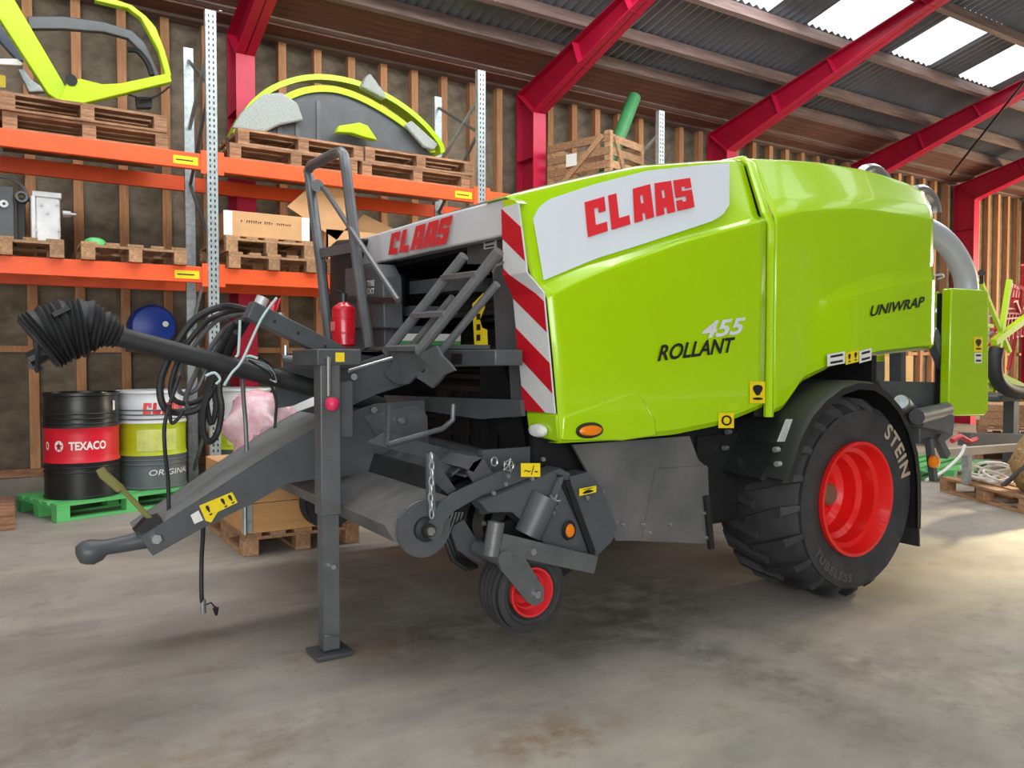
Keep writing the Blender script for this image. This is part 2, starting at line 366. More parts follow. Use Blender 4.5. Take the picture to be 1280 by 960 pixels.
# ---- steel portal frames
def frame(i, x):
    f = struct(empty('trim_%d' % i, (x, 8.68, 0)))
    yo, yi, hw = 8.86, 8.48, .095
    zk = lambda y: 4.74 + SLOPE*(8.86-y)                     # top of rafter
    yt = RIDGE
    def bot(y): return 4.41 + (8.48-y)*.33 if y > 5.4 else 4.41+3.08*.33 + (5.4-y)*SLOPE
    y_k = 8.12
    # web of column and rafter as one plate each
    build('web', MB().prism([(x-.008, yo, 0), (x-.008, yi, 0), (x-.008, yi, bot(yi)), (x-.008, yo, zk(yo))], (.016, 0, 0)), M_frame, f)
    build('rafter_web', MB().prism([(x-.008, yo, zk(yo)), (x-.008, yi, bot(yi)), (x-.008, 5.4, bot(5.4)), (x-.008, yt, bot(yt)), (x-.008, yt, zk(yt))], (.016, 0, 0)), M_frame, f)
    build('inner_flange', MB().bb((x-hw, yi-.012, 0), (x+hw, yi+.004, bot(yi))), M_frame_lit, f)
    build('outer_flange', MB().bb((x-hw, yo-.004, 0), (x+hw, yo+.012, zk(yo))), M_frame, f)
    build('lower_flange', MB().prism([(x-hw, yi, bot(yi)), (x-hw, 5.4, bot(5.4)), (x-hw, yt, bot(yt)), (x-hw, yt, bot(yt)+.014), (x-hw, 5.4, bot(5.4)+.014), (x-hw, yi, bot(yi)+.014)], (2*hw, 0, 0)), M_frame_lit, f)
    build('upper_flange', MB().prism([(x-hw, yo, zk(yo)), (x-hw, yt, zk(yt)), (x-hw, yt, zk(yt)-.014), (x-hw, yo, zk(yo)-.014)], (2*hw, 0, 0)), M_frame, f)
    build('knee_stiffener', MB().prism([(x-hw, yi, bot(yi)), (x-hw, yo, zk(yo)), (x-hw, yo, zk(yo)-.014), (x-hw, yi, bot(yi)-.014)], (2*hw, 0, 0)), M_frame_lit, f)
    for ys in (7.55, 6.65, 5.4, 3.7, 2.0):
        build('stiffener', MB().prism([(x-hw, ys, bot(ys)), (x-hw, ys+.12, zk(ys+.12)), (x-hw, ys+.108, zk(ys+.12)), (x-hw, ys-.012, bot(ys))], (2*hw, 0, 0)), M_frame_lit, f)
    for zs in (1.3, 3.85):
        build('stiffener', MB().bb((x-hw, yi, zs), (x+hw, yo, zs+.012)), M_frame, f)
for i, x in enumerate((-1.5, 2.14, 5.79, 9.28, 12.85, 16.2, 19.0)): frame(i+1, x)
# ties between the frames at the far end
o = build('brace_rod', MB().cyl(on_y(1188, 219, 7.6), on_y(1300, 77, 5.3), .018, 8), M_dark); tag(struct(o), '', '')
del o['label']; del o['category']; o.name = 'trim_8'
# ================================================================ the round baler
baler = thing('round_baler', 'lime green round baler and wrapper with red wheels and charcoal drawbar standing in the shed', 'baler', (3.2, 4.0, 0))
CY = 4.0
def mirror(t):
    t.v = [V((p.x, 2*CY-p.y, p.z)) for p in t.v]; return t
def ip(tab, x):
    if x <= tab[0][0]: return tab[0][1]
    for (a, b), (c, d) in zip(tab[:-1], tab[1:]):
        if x <= c: t = (x-a)/(c-a); return b+(d-b)*t
    return tab[-1][1]
def sm(t): t = max(0, min(1, t)); return t*t*(3-2*t)
YS, YT = 2.75, 2.95
F_bot = [(1.96, .934), (2.25, .929), (2.63, .937), (2.95, .968), (3.27, 1.045)]
F_cr = [(1.86, 1.525), (2.14, 1.632), (2.70, 1.835), (3.19, 1.975), (3.28, 2.0)]          # lower line of the crease
F_cu = [(1.86, 1.58), (2.22, 1.72), (2.83, 1.905), (3.05, 1.975), (3.28, 2.045)]          # upper line
F_top = [(1.86, 1.975), (2.0, 2.035), (2.3, 2.135), (2.62, 2.235), (3.0, 2.31), (3.30, 2.365)]
R_bot = [(3.30, 1.0), (3.42, 1.03), (3.50, 1.10), (3.57, 1.173), (3.81, 1.248), (4.21, 1.314), (4.77, 1.354)]
R_cr = [(3.30, 2.03), (3.50, 2.09), (3.73, 2.128), (4.0, 2.16), (4.23, 2.172), (4.77, 2.172)]
R_cu = [(a, b+.075) for a, b in R_cr]
R_top = [(3.33, 2.372), (3.6, 2.405), (3.85, 2.428), (4.2, 2.439), (4.4, 2.43), (4.62, 2.41), (4.8, 2.37)]
ARC = [(3.60, 1.565), (3.75, 1.62), (3.97, 1.685), (4.33, 1.762), (4.78, 1.816)]
def front_x(z): return 1.99 - .115*(z-.93) if z < 1.575 else 1.916 - .048*min(1, (z-1.575)/.085) - .03*max(0, z-1.66)
def side_rows(bot, cr, top, xa, xb, n, front=False, arc=False):
    rows = []
    for i in range(n+1):
        s = i/n; x = xa + (xb-xa)*s; zb, zc, zt = ip(bot, x), ip(cr, x), ip(top, x)
        row = []
        def P(y, z):
            xx = x
            if front: xx = front_x(z) + (xb - front_x(z))*s
            kx = .25*s if front else .25*(1-s) + 1.2*s
            xx += min(y-YS, .22)*kx
            row.append(V((xx, y, z)))
        d = -.045*sm((x-3.57)/.45) if arc else 0
        P(YS+.09, zb); P(YS+.02, zb+.004); P(YS+d, zb+.03)
        if arc:
            za = ip(ARC, x); hw = .008 + .037*sm((x-3.6)/.5)
            za = max(za, zb+.1)
            P(YS+d, zb+.5*(za-hw-zb)+.02); P(YS+d*.95, za-hw); P(YS, za+hw)
        P(YS-.006, max(zb + .5*(zc-zb)+.06, (za+hw+.06) if arc else 0))
        zu = ip(F_cu if front else R_cu, x)
        if front: P(YS, zc); P(YS+.008, zc+.012)
        else: zc -= .03; P(YS, zc); P(YS+.01, zc+.02)
        P(YS+.058, zu-.012); P(YS+.068, zu)
        P(YT-.008, zt-.03); P(YT+.002, zt-.012); P(YT+.024, zt-.001); P(YT+.22, zt+.006)
        rows.append(row)
    return rows
def up_pt(bot, cr, top, x, t):           # a point of the upper sloping face, t 0..1 from crease to rim
    a = V((x, YS+.068, ip(F_cu, x))); b = V((x, YT-.008, ip(top, x)-.03)); return a + (b-a)*t
for side in (0, 1):
    def bs(name, t, m, **k):
        if side: mirror(t)
        return build(name, t, m, baler, **k)
    fr = side_rows(F_bot, F_cr, F_top, 1.93, 3.265, 26, front=True)
    if side:
        for r_ in fr:
            for p in r_[-4:]: p.z -= .07
    pnl = bs('front_side_panel', MB().loft(fr), M_lime, ang=25)
    md = pnl.modifiers.new('thick', 'SOLIDIFY'); md.thickness = .006; md.offset = 1 if side else -1
    rr = side_rows(R_bot, R_cr, R_top, 3.335, 4.77, 40, arc=True)
    rp = bs('rear_side_panel', MB().loft(rr), M_lime, ang=25)
    md = rp.modifiers.new('thick', 'SOLIDIFY'); md.thickness = .004; md.offset = 1 if side else -1
    # rounded bead where the two panels meet, and the dark gap behind it
    bead = [V((3.315, YS+.012, z)) for z in (1.0, 1.4, 1.8, 1.98)] + [V((3.33, YS+.06, 2.05)), V((3.365, YT-.01, 2.325)), V((3.37, YT+.04, 2.36)), V((3.37, YT+.2, 2.37))]
    bs('seam_bead', MB().tube(bead, .026, 10), M_lime)
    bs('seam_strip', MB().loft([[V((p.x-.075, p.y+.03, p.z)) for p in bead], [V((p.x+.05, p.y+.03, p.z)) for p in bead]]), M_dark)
    # front corner: green post, warning board with bands
    lo = [(1.985, 2.99, .955), (1.99, 2.76, .94), (1.968, 2.752, 1.067), (1.968, 2.99, 1.067)]
    bs('lamp_panel', MB().prism(lo, (.05, .0, 0)), M_lime, bevel=.012)
    def fx(z): return front_x(z) - .014
    outline = [(2.985, 1.067), (2.748, 1.067), (2.748, 1.575), (2.80, 1.655), (2.855, 1.955), (2.985, 1.955)]
    wbm = MB(); CUTS = [.9, 1.575, 1.66, 2.1]
    def clip(poly, f):                    # keep f(y,z) >= 0
        o = []
        for i in range(len(poly)):
            p, q = poly[i], poly[(i+1) % len(poly)]; a, b = f(*p), f(*q)
            if a >= 0: o.append(p)
            if a*b < 0: t = a/(a-b); o.append((p[0]+(q[0]-p[0])*t, p[1]+(q[1]-p[1])*t))
        return o
    def zband(poly, i): return clip(clip(poly, lambda y, z: z-CUTS[i]), lambda y, z: CUTS[i+1]-z)
    for i in range(3): wbm.prism([(fx(z)-.004, y, z) for y, z in zband(outline, i)], (.008, 0, 0))
    bs('warning_board', wbm, M_swhite)
    bs('corner_cap', MB().prism([(1.846, 2.985, 1.955), (1.846, 2.86, 1.955), (1.846, 2.90, 1.982), (1.846, 2.985, 1.99)], (.05, 0, 0)), M_lime, bevel=.004)
    SL = .66
    for kk_ in range(-1, 6):
        c0 = -2.985*SL + 1.052 + .257*kk_
        pg = clip(clip(outline, lambda y, z: (z-y*SL) - c0), lambda y, z: c0 + .128 - (z-y*SL))
        sm_ = MB()
        for i in range(3):
            pz = zband(pg, i) if len(pg) > 2 else []
            if len(pz) > 2: sm_.prism([(fx(z)-.0065, y, z) for y, z in pz], (.002, 0, 0))
        if sm_.v: bs('stripe', sm_, M_stripe)
    # white panel in the upper face
    if True:
        rows = []
        n = 34
        for i in range(n+1):
            s = .5-.5*math.cos(PI*i/n); x = 1.94 + (3.06-1.94)*s
            t0 = ip([(0, .04), (.5, .05), (.90, .08), (.96, .13), (1, .26)], s); t1 = ip([(0, .78), (.03, .88), (.08, .94), (.3, .97), (1, .98)], s)
            rows.append([up_pt(F_bot, F_cr, F_top, x + (.01+.12*s)*(t0+(t1-t0)*j/6), t0+(t1-t0)*j/6) + V((0, -.016, .005)) for j in range(7)])
        bs('white_panel', MB().loft(rows), M_white)
    # maker's name on the white panel
    t = block_word('CLAAS')
    a, b, c, d = span(t)
    def mp(s, q):
        x = 2.20 + .68*s; t_ = .33 + .44*q - .0*s + .02*s
        if side: x = 2.88 - .68*s
        return up_pt(F_bot, F_cr, F_top, x, t_) + V((0, -.022, .007))
    bs('lettering', place(t, mp), M_red)
    # lower decals
    def flat(p0, p1, h, y, string, m, bold, name='lettering'):
        p0, p1 = V((p0[0], y, p0[1])), V((p1[0], y, p1[1])); up = V((0, 0, h))
        if side: p0, p1 = V((p1.x, y, p0.z)), V((p0.x, y, p1.z))
        bs(name, place(text_mb(string, shear=.3, bold=bold), quadmap(p0, p1, p1+up, p0+up)), m)
    q0, q1 = on_y(822, 452, 2.735), on_y(919, 440, 2.735)
    flat((q0.x, q0.z), (q1.x, q1.z), .075, 2.735, 'ROLLANT', M_blk, .026)
    q0, q1 = on_y(877, 424, 2.735), on_y(932, 417, 2.735)
    flat((q0.x, q0.z), (q1.x, q1.z), .082, 2.735, '455', M_swhite, .03)
    q0, q1 = on_y(1088, 396, 2.698), on_y(1156, 383, 2.698)
    flat((q0.x, q0.z), (q1.x, q1.z), .06, 2.698, 'UNIWRAP', M_blk, .024)
# lamps and bulges on the near side
pts = [on_y(u, v, 2.742) for u, v in [(702, 551), (704, 520), (790, 489), (800, 491), (820, 525), (822, 545), (780, 551)]]
build('lamp_housing', MB().prism(pts, (0, .03, 0)), M_lime, baler, bevel=.012, seg=3)
def oval(name, c, rx, rz, m, parent, n=20, th=.02, rim=None, ax='y'):
    def P(k, sx, off): 
        a = 2*PI*k/n
        return V((c.x + rx*sx*math.cos(a), c.y-off, c.z+rz*sx*math.sin(a))) if ax == 'y' else V((c.x-off, c.y + rx*sx*math.cos(a), c.z+rz*sx*math.sin(a)))
    t = MB().loft([[P(k, s_, o_) for k in range(n)] for s_, o_ in ((1, -.004), (1, th*.5), (.8, th), (.35, th*1.15))], True); t.poly([P(k, .35, th*1.15) for k in range(n)])
    o = build(name, t, m, parent)
    if rim: build('lamp_bezel', MB().tube([P(k, 1.02, 0) for k in range(n)], .011, 6, closed=True), rim, o)
    return o
oval('side_marker_lamp', on_y(737, 538, 2.735), .062, .024, M_amber, baler, rim=M_black)
oval('front_marker_lamp', on_x(673, 538, 1.972), .062, .03, M_lamp, baler, ax='x')
bp = [on_y(u, v, 2.746) for u, v in [(895, 515), (902, 506), (922, 504), (927, 511), (912, 514)]]
build('catch_recess', MB().prism(bp, (0, .006, 0)), M_limed, baler)
def yq(u0, v0, u1, v1, y): return [on_y(u0, v1, y), on_y(u1, v1, y), on_y(u1, v0, y), on_y(u0, v0, y)]
sticker('warning_sticker', M_yel, baler, yq(937, 477, 956, 504, 2.742), ('!', M_blk))
sticker('warning_sticker', M_yel, baler, yq(898, 516, 917, 535, 2.742), ('o', M_blk))
for (u0, u1, va, m, tx) in ((1034, 1056, 440, M_paper, '='), (1057, 1073, 438, M_yel, '!!'), (1074, 1089, 436, M_paper, '=')):
    a, b, c_, d = on_y(u0, va+18, 2.70), on_y(u1, va+14, 2.70), on_y(u1, va-1, 2.70), on_y(u0, va+3, 2.70)
    sticker('info_sticker', m, baler, [a, b, c_, d], (tx, M_blk))
# ---- top and front
top = []
for i in range(25):
    x = 1.92 + (4.75-1.92)*i/24; z = (ip(F_top, x) if x < 3.3 else ip(R_top, x)) + .02
    top.append([V((x, YT+.18, z-.005)), V((x, 3.4, z+.015)), V((x, 4.0, z+.02)), V((x, 4.6, z+.015)), V((x, 8-YT-.18, z-.005))])
build('roof_cover', MB().loft(top), M_dark, baler)
# serrated rubber seal on the near roof edge
# (hoses on the roof, seen as grey humps behind the rim)
for u, v, r in ((1091, 209, .10), (1152, 235, .10)):
    p = on_y(u, v, 3.5); build('roof_hose', MB().tube([p + V((.19*math.cos(a), 0, .15*math.sin(a)-.17)) for a in [PI*i/14 for i in range(15)]], .045, 10), M_steel, baler)
hb = [on_x(632, 247, 1.87), on_x(632, 294, 1.87), on_x(533, 315, 1.885), on_x(480, 327, 1.885), on_x(436, 337, 1.89), on_x(447, 299, 1.885), on_x(500, 283, 1.88), on_x(540, 271, 1.88)]
hood = build('front_hood', MB().prism(hb, (.35, 0, .04)), M_hood, baler, bevel=.012)
t = block_word('CLAAS', .22)
q = [on_x(486, 319, 1.868), on_x(562, 304, 1.866), on_x(567, 269, 1.866), on_x(487, 293, 1.868)]
build('lettering', place(t, quadmap(*q, off=(-.004, 0, 0))), M_red, baler)
hc = [on_x(449, 298, 1.82), on_x(437, 335, 1.82), on_x(437, 362, 1.82), on_x(440, 412, 1.82), on_x(414, 412, 1.82), on_x(411, 404, 1.82), on_x(411, 306, 1.82), on_x(418, 300, 1.82)]
build('hood_end', MB().prism(hc, (.4, 0, .03)), M_black, baler, bevel=.03, seg=3)
# inside of the bale chamber
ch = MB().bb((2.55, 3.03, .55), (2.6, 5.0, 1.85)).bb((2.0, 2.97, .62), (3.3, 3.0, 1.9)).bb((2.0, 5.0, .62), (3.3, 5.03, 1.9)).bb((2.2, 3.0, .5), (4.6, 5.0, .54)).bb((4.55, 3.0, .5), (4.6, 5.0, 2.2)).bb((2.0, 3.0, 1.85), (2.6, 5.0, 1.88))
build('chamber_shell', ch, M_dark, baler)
for z, xx in ((1.62, 2.3), (1.38, 2.42), (1.12, 2.45), (.86, 2.4)):
    r = MB().cyl((xx, 3.04, z), (xx, 4.96, z), .095, 12)
    for a in range(8): r.bar((xx+.1*math.cos(a*PI/4), 3.04, z+.1*math.sin(a*PI/4)), (xx+.1*math.cos(a*PI/4), 4.96, z+.1*math.sin(a*PI/4)), .02, .03)
    build('chamber_roller', r, M_black, baler)
# plates of the front frame
gp = [on_x(u, v, 1.975) for u, v in [(636, 295), (655, 520), (640, 522), (636, 455), (620, 437), (615, 330), (584, 330), (584, 305)]]
build('frame_plate', MB().prism(gp, (.012, 0, 0)), M_grey, baler)
gp2 = [on_x(u, v, 2.05) for u, v in [(621, 437), (650, 520), (655, 560), (632, 560), (600, 500), (600, 437)]]
build('frame_plate', MB().prism(gp2, (.012, 0, 0)), M_dark, baler)
# brush of dark strips below the platform
for i in range(22):
    y = 3.06 + i*.05; piece('curtain_strip', (.006, .042, .34), (1.0, 0, 0), M_dark, baler).location = V((2.1+random.uniform(-.01, .01), y, .95)) - wloc(baler)
sticker('sequence_sticker', M_paper, baler, [on_x(605, 312, 1.972), on_x(621, 309, 1.972), on_x(621, 298, 1.972), on_x(605, 302, 1.972)], ('=', M_blk))
ys = [on_x(u, v, 1.968) for u, v in [(591, 380), (605, 366), (606, 385), (600, 400), (603, 410), (609, 412), (610, 436), (594, 436), (593, 420)]]
sy = build('yellow_sticker', MB().prism(ys, (-.003, 0, 0)), M_yel, baler)
for k in range(4):
    a = on_x(594, 384+k*13, 1.964); build('lettering', MB().bb(a+V((0, -.012, -.012)), a+V((.0005, -.05, .018))), M_blk, sy)
# left control box with paint-stencil lettering
bx = [on_x(u, v, 1.80) for u, v in [(431, 336), (470, 330), (478, 345), (480, 410), (431, 410)]]
tb = build('control_box', MB().prism(bx, (.12, 0, 0)), M_grey, baler, bevel=.008)
for s_, q in (('TYRE', (459, 351, 468, 358)), ('TEXT', (456, 361, 468, 368))):
    a = quadmap(on_x(q[0], q[3], 1.797), on_x(q[2], q[3]-1, 1.797), on_x(q[2], q[1]-1, 1.797), on_x(q[0], q[1], 1.797))
    build('lettering', place(text_mb(s_, bold=.02), a), M_paper, tb)
bx = [on_x(u, v, 1.86) for u, v in [(415, 410), (480, 406), (480, 440), (415, 440)]]
build('lower_box', MB().prism(bx, (.3, 0, 0)), M_grey, baler, bevel=.008)
build('shelf_rail', MB().bar(on_x(415, 372, 1.78), on_x(500, 376, 1.78), .03, .03), M_black, baler)
bx = [on_x(u, v, 1.97) for u, v in [(478, 395), (500, 384), (520, 382), (520, 395)]]
build('net_tray', MB().prism(bx, (.3, 0, .0)), M_grey2, baler)
build('net_shelf', MB().prism([on_x(u, v, 2.02) for u, v in [(512, 352), (570, 345), (570, 363), (512, 368)]], (.25, 0, 0)), M_grey, baler)
wb_ = build('net_box', MB().prism([on_x(u, v, 1.93) for u, v in [(464, 426), (535, 426), (535, 439), (464, 439)]], (.2, 0, 0)), M_green, baler)
build('white_edge', MB().prism([on_x(u, v, 1.925) for u, v in [(464, 417), (535, 417), (535, 426), (464, 426)]], (.2, 0, 0)), M_paper, wb_)
# ---- platform, ladder, handrail
pb = MB().prism([on_x(u, v, 1.74) for u, v in [(480, 438), (545, 437), (619, 437), (619, 457), (545, 459), (480, 458)]], (.14, 0, 0))
build('platform_beam', pb, M_grey, baler, bevel=.006)
build('beam_socket', MB().prism([on_x(u, v, 1.735) for u, v in [(564, 442), (577, 442), (577, 455), (564, 455)]], (.004, 0, 0)), M_blk, baler)
build('platform', MB().prism([(1.74, on_x(480, 438, 1.74).y, 1.345), (1.74, 3.3, 1.345), (1.97, 3.3, 1.345), (1.97, 5.2, 1.345), (1.74, 5.2, 1.345)], (0, 0, .02)), M_grey2, baler)
# ladder folded up against the front: two rails with rungs
A0, A1 = on_x(483, 440, 1.62), on_x(580, 320, 1.78)
B0, B1 = on_x(523, 440, 1.60), on_x(624, 314, 1.74)
lad = build('ladder', MB().tube([A0, A1], .024, 10).tube([B0, B1], .024, 10), M_ladder, baler)
for f_, m_ in ((.05, 0), (.41, 0), (.80, 0)):
    a, b = A0+(A1-A0)*f_, B0+(B1-B0)*f_; build('rung', MB().bar(a, b, .07, .022, up=(-.2, 0, 1)), M_ladder, lad)
off = V((.05, .0, -.07))
build('lower_rail', MB().tube([A0+off, A0+(A1-A0)*.75+off], .018, 8).tube([B0+off, B0+(B1-B0)*.86+off], .018, 8), M_ladder, lad)
build('clevis_pin', MB().tube([on_x(*p, 1.70) for p in [(616, 340), (621, 332), (627, 330), (630, 326)]], .006, 6), M_steel, lad)
# jagged step brackets
for (pl, x) in (([(486, 437), (498, 438), (545, 440), (535, 458), (520, 470), (510, 480), (498, 480), (490, 476), (482, 470), (480, 464), (488, 460), (492, 450)], 1.60),
                ([(528, 440), (545, 432), (552, 445), (562, 455), (568, 463), (555, 468), (549, 476), (540, 485), (530, 478), (521, 473), (521, 465), (530, 466), (534, 455), (524, 448)], 1.58)):
    build('step_bracket', MB().prism([on_x(u, v, x) for u, v in pl], (.012, 0, 0)), M_grey2, baler)
# handrail hoop
hx = 1.75
hr = [on_x(*p, hx) for p in [(413, 436), (401, 330), (387, 225), (385, 214), (389, 207), (420, 191), (426, 190), (430, 195), (433, 215), (447, 330), (462, 436)]]
rail = build('handrail', MB().tube(hr, .033, 10), M_grey2, baler)
build('cross_bar', MB().bar(on_x(399, 317, hx), on_x(443, 309, hx), .02, .06), M_grey2, rail)
build('brace', MB().tube([on_x(397, 232, hx), on_x(405, 236, hx), on_x(498, 376, 1.7)], .016, 8), M_grey2, rail)
build('brace_lug', MB().cyl(on_x(397, 232, hx-.03), on_x(397, 232, hx+.05), .04, 12), M_grey2, rail)
# ---- drawbar
YN, YF = 3.75, 4.1
db = MB()
near = [on_y(u, v, YN) for u, v in [(176, 672), (191, 695), (250, 662), (320, 627), (360, 604), (400, 598), (470, 592), (540, 585), (530, 500), (470, 505), (420, 522), (395, 534), (320, 580)]]
db.prism(near, (0, .015, 0))
far = [V((p.x, YF+.25*max(0, min(1, (p.x-.5)/1.0)), p.z)) for p in near]; db.prism(far, (0, .015, 0))
drawbar = build('drawbar', db, M_grey, baler)
tp = [near[i] for i in (0, 12, 11, 10)]; tpf = [far[i] for i in (0, 12, 11, 10)]
build('top_plate', MB().loft([tp, tpf]), M_matt_lit, drawbar)
build('bottom_plate', MB().loft([near[1:6], far[1:6]]), M_grey, drawbar)
up = [on_y(u, v, YN-.03) for u, v in [(396, 462), (440, 456), (490, 440), (535, 445), (535, 462), (510, 480), (470, 493), (420, 516), (396, 520)]]
gus = build('headstock_plate', MB().prism(up, (0, .02, 0)), M_grey, baler)
build('headstock_plate', MB().prism([V((p.x, YF+.3, p.z)) for p in up], (0, .02, 0)), M_grey, baler)
for u, v in ((441, 471), (434, 494), (466, 512), (501, 526)):
    p = on_y(u, v, YN-.03); build('bolt', MB().cyl(p, p-V((0, .02, 0)), .017, 8), M_steel, gus)
hs = MB().prism([on_y(u, v, 3.6) for u, v in [(393, 440), (440, 437), (452, 441), (452, 462), (393, 462)]], (0, .5, 0))
build('headstock_beam', hs, M_grey, baler, bevel=.006)
dk = [on_y(u, v, YN-.012) for u, v in [(455, 520), (520, 505), (534, 520), (536, 560), (500, 560), (470, 545)]]
build('linkage_plate', MB().prism(dk, (0, .02, 0)), M_grey2, baler)
# hitch with ball-shaped end
tip = on_y(115, 690, YN+.17)
hp = [tip+V((.02, 0, .0)), on_y(135, 684, YN+.17), on_y(160, 679, YN+.17), on_y(190, 672, YN+.17)]
hitch = build('hitch', MB().tube([tip+V((-.062, 0, -.008)), tip+V((-.055, 0, -.006)), tip+V((-.03, 0, 0)), tip+V((0, 0, .0)), tip+V((.03, 0, .006)), hp[1]+V((-.01, 0, 0)), hp[2], hp[3]], [.012, .038, .052, .056, .048, .034, .037, .045], 14), M_grey, drawbar, ang=60)
p = on_y(195, 673, YN); build('hitch_bolt', MB().cyl(p-V((0, .025, 0)), p+V((0, .4, 0)), .022, 6), M_steel, drawbar)
lv = [on_y(u, v, YN+.05) for u, v in [(125, 586), (129, 593), (150, 611)]] + [on_y(154, 613, YN+.05), on_y(192, 653, YN+.05)]
M_olive = mat('olive_handle', (128, 126, 70), .55)
build('latch_lever', MB().tube(lv[:3]+[lv[3]]+[lv[4]], [.018, .02, .02, .011, .011], 8), M_olive, drawbar)
build('clamp_cover', MB().prism([on_y(u, v, YN+.02) for u, v in [(168, 665), (182, 650), (200, 645), (204, 652), (190, 668)]], (0, .08, 0)), M_black, drawbar)
sk = [on_y(u, v, YN-.003) for u, v in [(249, 632), (290, 615), (297, 628), (272, 640), (264, 653), (257, 651)]]
so = build('warning_sticker', MB().prism(sk, (0, -.002, 0)), M_yel, drawbar)
build('lettering', place(text_mb('! !!'), quadmap(on_y(262, 645, YN-.007), on_y(294, 628, YN-.007), on_y(288, 618, YN-.007), on_y(256, 633, YN-.007))), M_blk, so)
sk = [on_y(u, v, YN-.003) for u, v in [(238, 644), (248, 638), (254, 650), (243, 655)]]
build('white_sticker', MB().prism(sk, (0, -.002, 0)), M_paper, drawbar)
# ---- parking stand
SX, SY = 1.185, 3.37
st = MB().bb((SX-.045, SY-.045, .62), (SX+.045, SY+.045, 1.30))
stand = build('parking_stand', st, M_grey2, baler, bevel=.005)
build('inner_tube', MB().bb((SX-.036, SY-.036, .03), (SX+.036, SY+.036, .66)), M_grey2, stand)
build('foot_plate', MB().prism([(SX-.075, SY-.075, 0), (SX+.075, SY-.075, 0), (SX+.085, SY-.085, .022), (SX-.085, SY-.085, .022)], (0, .16, 0)), M_grey, stand, bevel=.004)
build('stand_mount', MB().bb((SX-.06, SY-.05, 1.27), (SX+.14, SY+.30, 1.34)).bb((SX+.03, SY+.0, .95), (SX+.12, SY+.10, 1.2)), M_grey, stand, bevel=.005)
build('locking_pin', MB().cyl((SX, SY-.07, .40), (SX, SY+.07, .40), .011, 8), M_steel, stand)
build('pin_wire', MB().tube([on_y(406, 795, SY-.05), on_y(418, 795, SY-.05), on_y(434, 795, SY-.03)], .004, 5), M_steel, stand)
a = on_y(411, 447, SY-.08)
build('crank_rod', MB().tube([a+V((.0, .05, 0)), a, on_y(411, 495, SY-.08)], .009, 8), M_steel, stand)
M_pink = mat('pink_knob', (214, 46, 92), .4)
p = on_y(415, 505, SY-.09)
kb = MB().lathe([(.001, -.03), (.02, -.026), (.03, -.01), (.03, .01), (.02, .026), (.001, .03)], p, (0, 0, 1), 14); build('crank_knob', kb, M_pink, stand)
build('crank_rod', MB().tube([on_y(436, 464, SY-.1), on_y(490, 448, SY-.06)], .009, 8), M_steel, stand)
sticker('warning_sticker', M_yel, stand, [V((SX+.02, SY-.052, 1.285)), V((SX+.06, SY-.052, 1.285)), V((SX+.06, SY-.052, 1.325)), V((SX+.02, SY-.052, 1.325))])
# ---- wheels
def wheel(name, cx, yo, cz, R, W, rim_r, parent, sgn=1, lugs=True):
    """outer face at y = yo, the wheel reaching towards +y*sgn"""
    ax = V((0, sgn, 0)); c = V((cx, yo, cz))
    h = R-rim_r
    prof = [(rim_r-.01, W*.93), (rim_r+.01, W*.97), (rim_r+h*.35, W*1.0), (R-h*.28, W*1.0), (R-.07, W*.965), (R-.035, W*.87), (R-.022, W*.5), (R-.035, W*.13), (R-.07, W*.035), (R-h*.28, 0), (rim_r+h*.42, -.004), (rim_r+h*.36, .002), (rim_r+.03, .012), (rim_r-.002, .03), (rim_r-.012, .06)]
    t = MB().lathe(prof, c, ax, 72)
    if lugs:
        n = 20
        for k in range(n):
            for half in (0, 1):
                a0 = 2*PI*(k+.5*half)/n
                rows = []
                pr_ = ((-.004, .085, .03), (.03, .045, .045), (.13, .0, .055), (.30, -.004, .05), (.545, -.002, .04))
                for f_, dr, da in pr_:
                    hh = f_ if not half else 1-f_
                    aa = a0 + (.36*f_)*(1)                     # sweep towards the centre
                    r0, r1 = R-dr-.05, R-dr
                    row = []
                    for (r_, s_) in ((r0, -1), (r1, -.8), (r1, .8), (r0, 1)):
                        an = aa + s_*da
                        row.append(c + ax*(hh*W) + V((math.cos(an)*r_, 0, math.sin(an)*r_)))
                    rows.append(row)
                t.loft(rows); m_ = len(t.v)
                t.f.append([m_-4, m_-3, m_-2, m_-1]); t.f.append([m_-20, m_-19, m_-18, m_-17])
    wh = build(name, t, M_tyre, parent, ang=30)
    return wh, c, ax
def rim(wh, c, ax, r, depth, n_bolt, hub, m=M_rim):
    prof = [(r+.012, .02), (r+.012, -.004), (r-.004, -.004), (r-.01, .012), (r-.026, .06), (r-.05, .07), (r-.056, depth*.55), (r-.085, depth*.62), (r-.095, depth*.9), (r-.13, depth), (hub*1.3, depth), (hub*1.25, depth-.012), (hub, depth-.012), (hub*.9, depth-.05), (.001, depth-.06)]
    rm = build('rim', MB().lathe(prof, c, ax, 56), m, wh, ang=25)
    for k in range(n_bolt):
        a = 2*PI*k/n_bolt; p = c + ax*depth + V((math.cos(a), 0, math.sin(a)))*(hub*1.55)
        build('wheel_bolt', MB().cyl(p, p-ax*.03, .014, 6), m, rm)
    return rm
WX, WY, WZ, WR = 3.86, 2.61, .545, .545
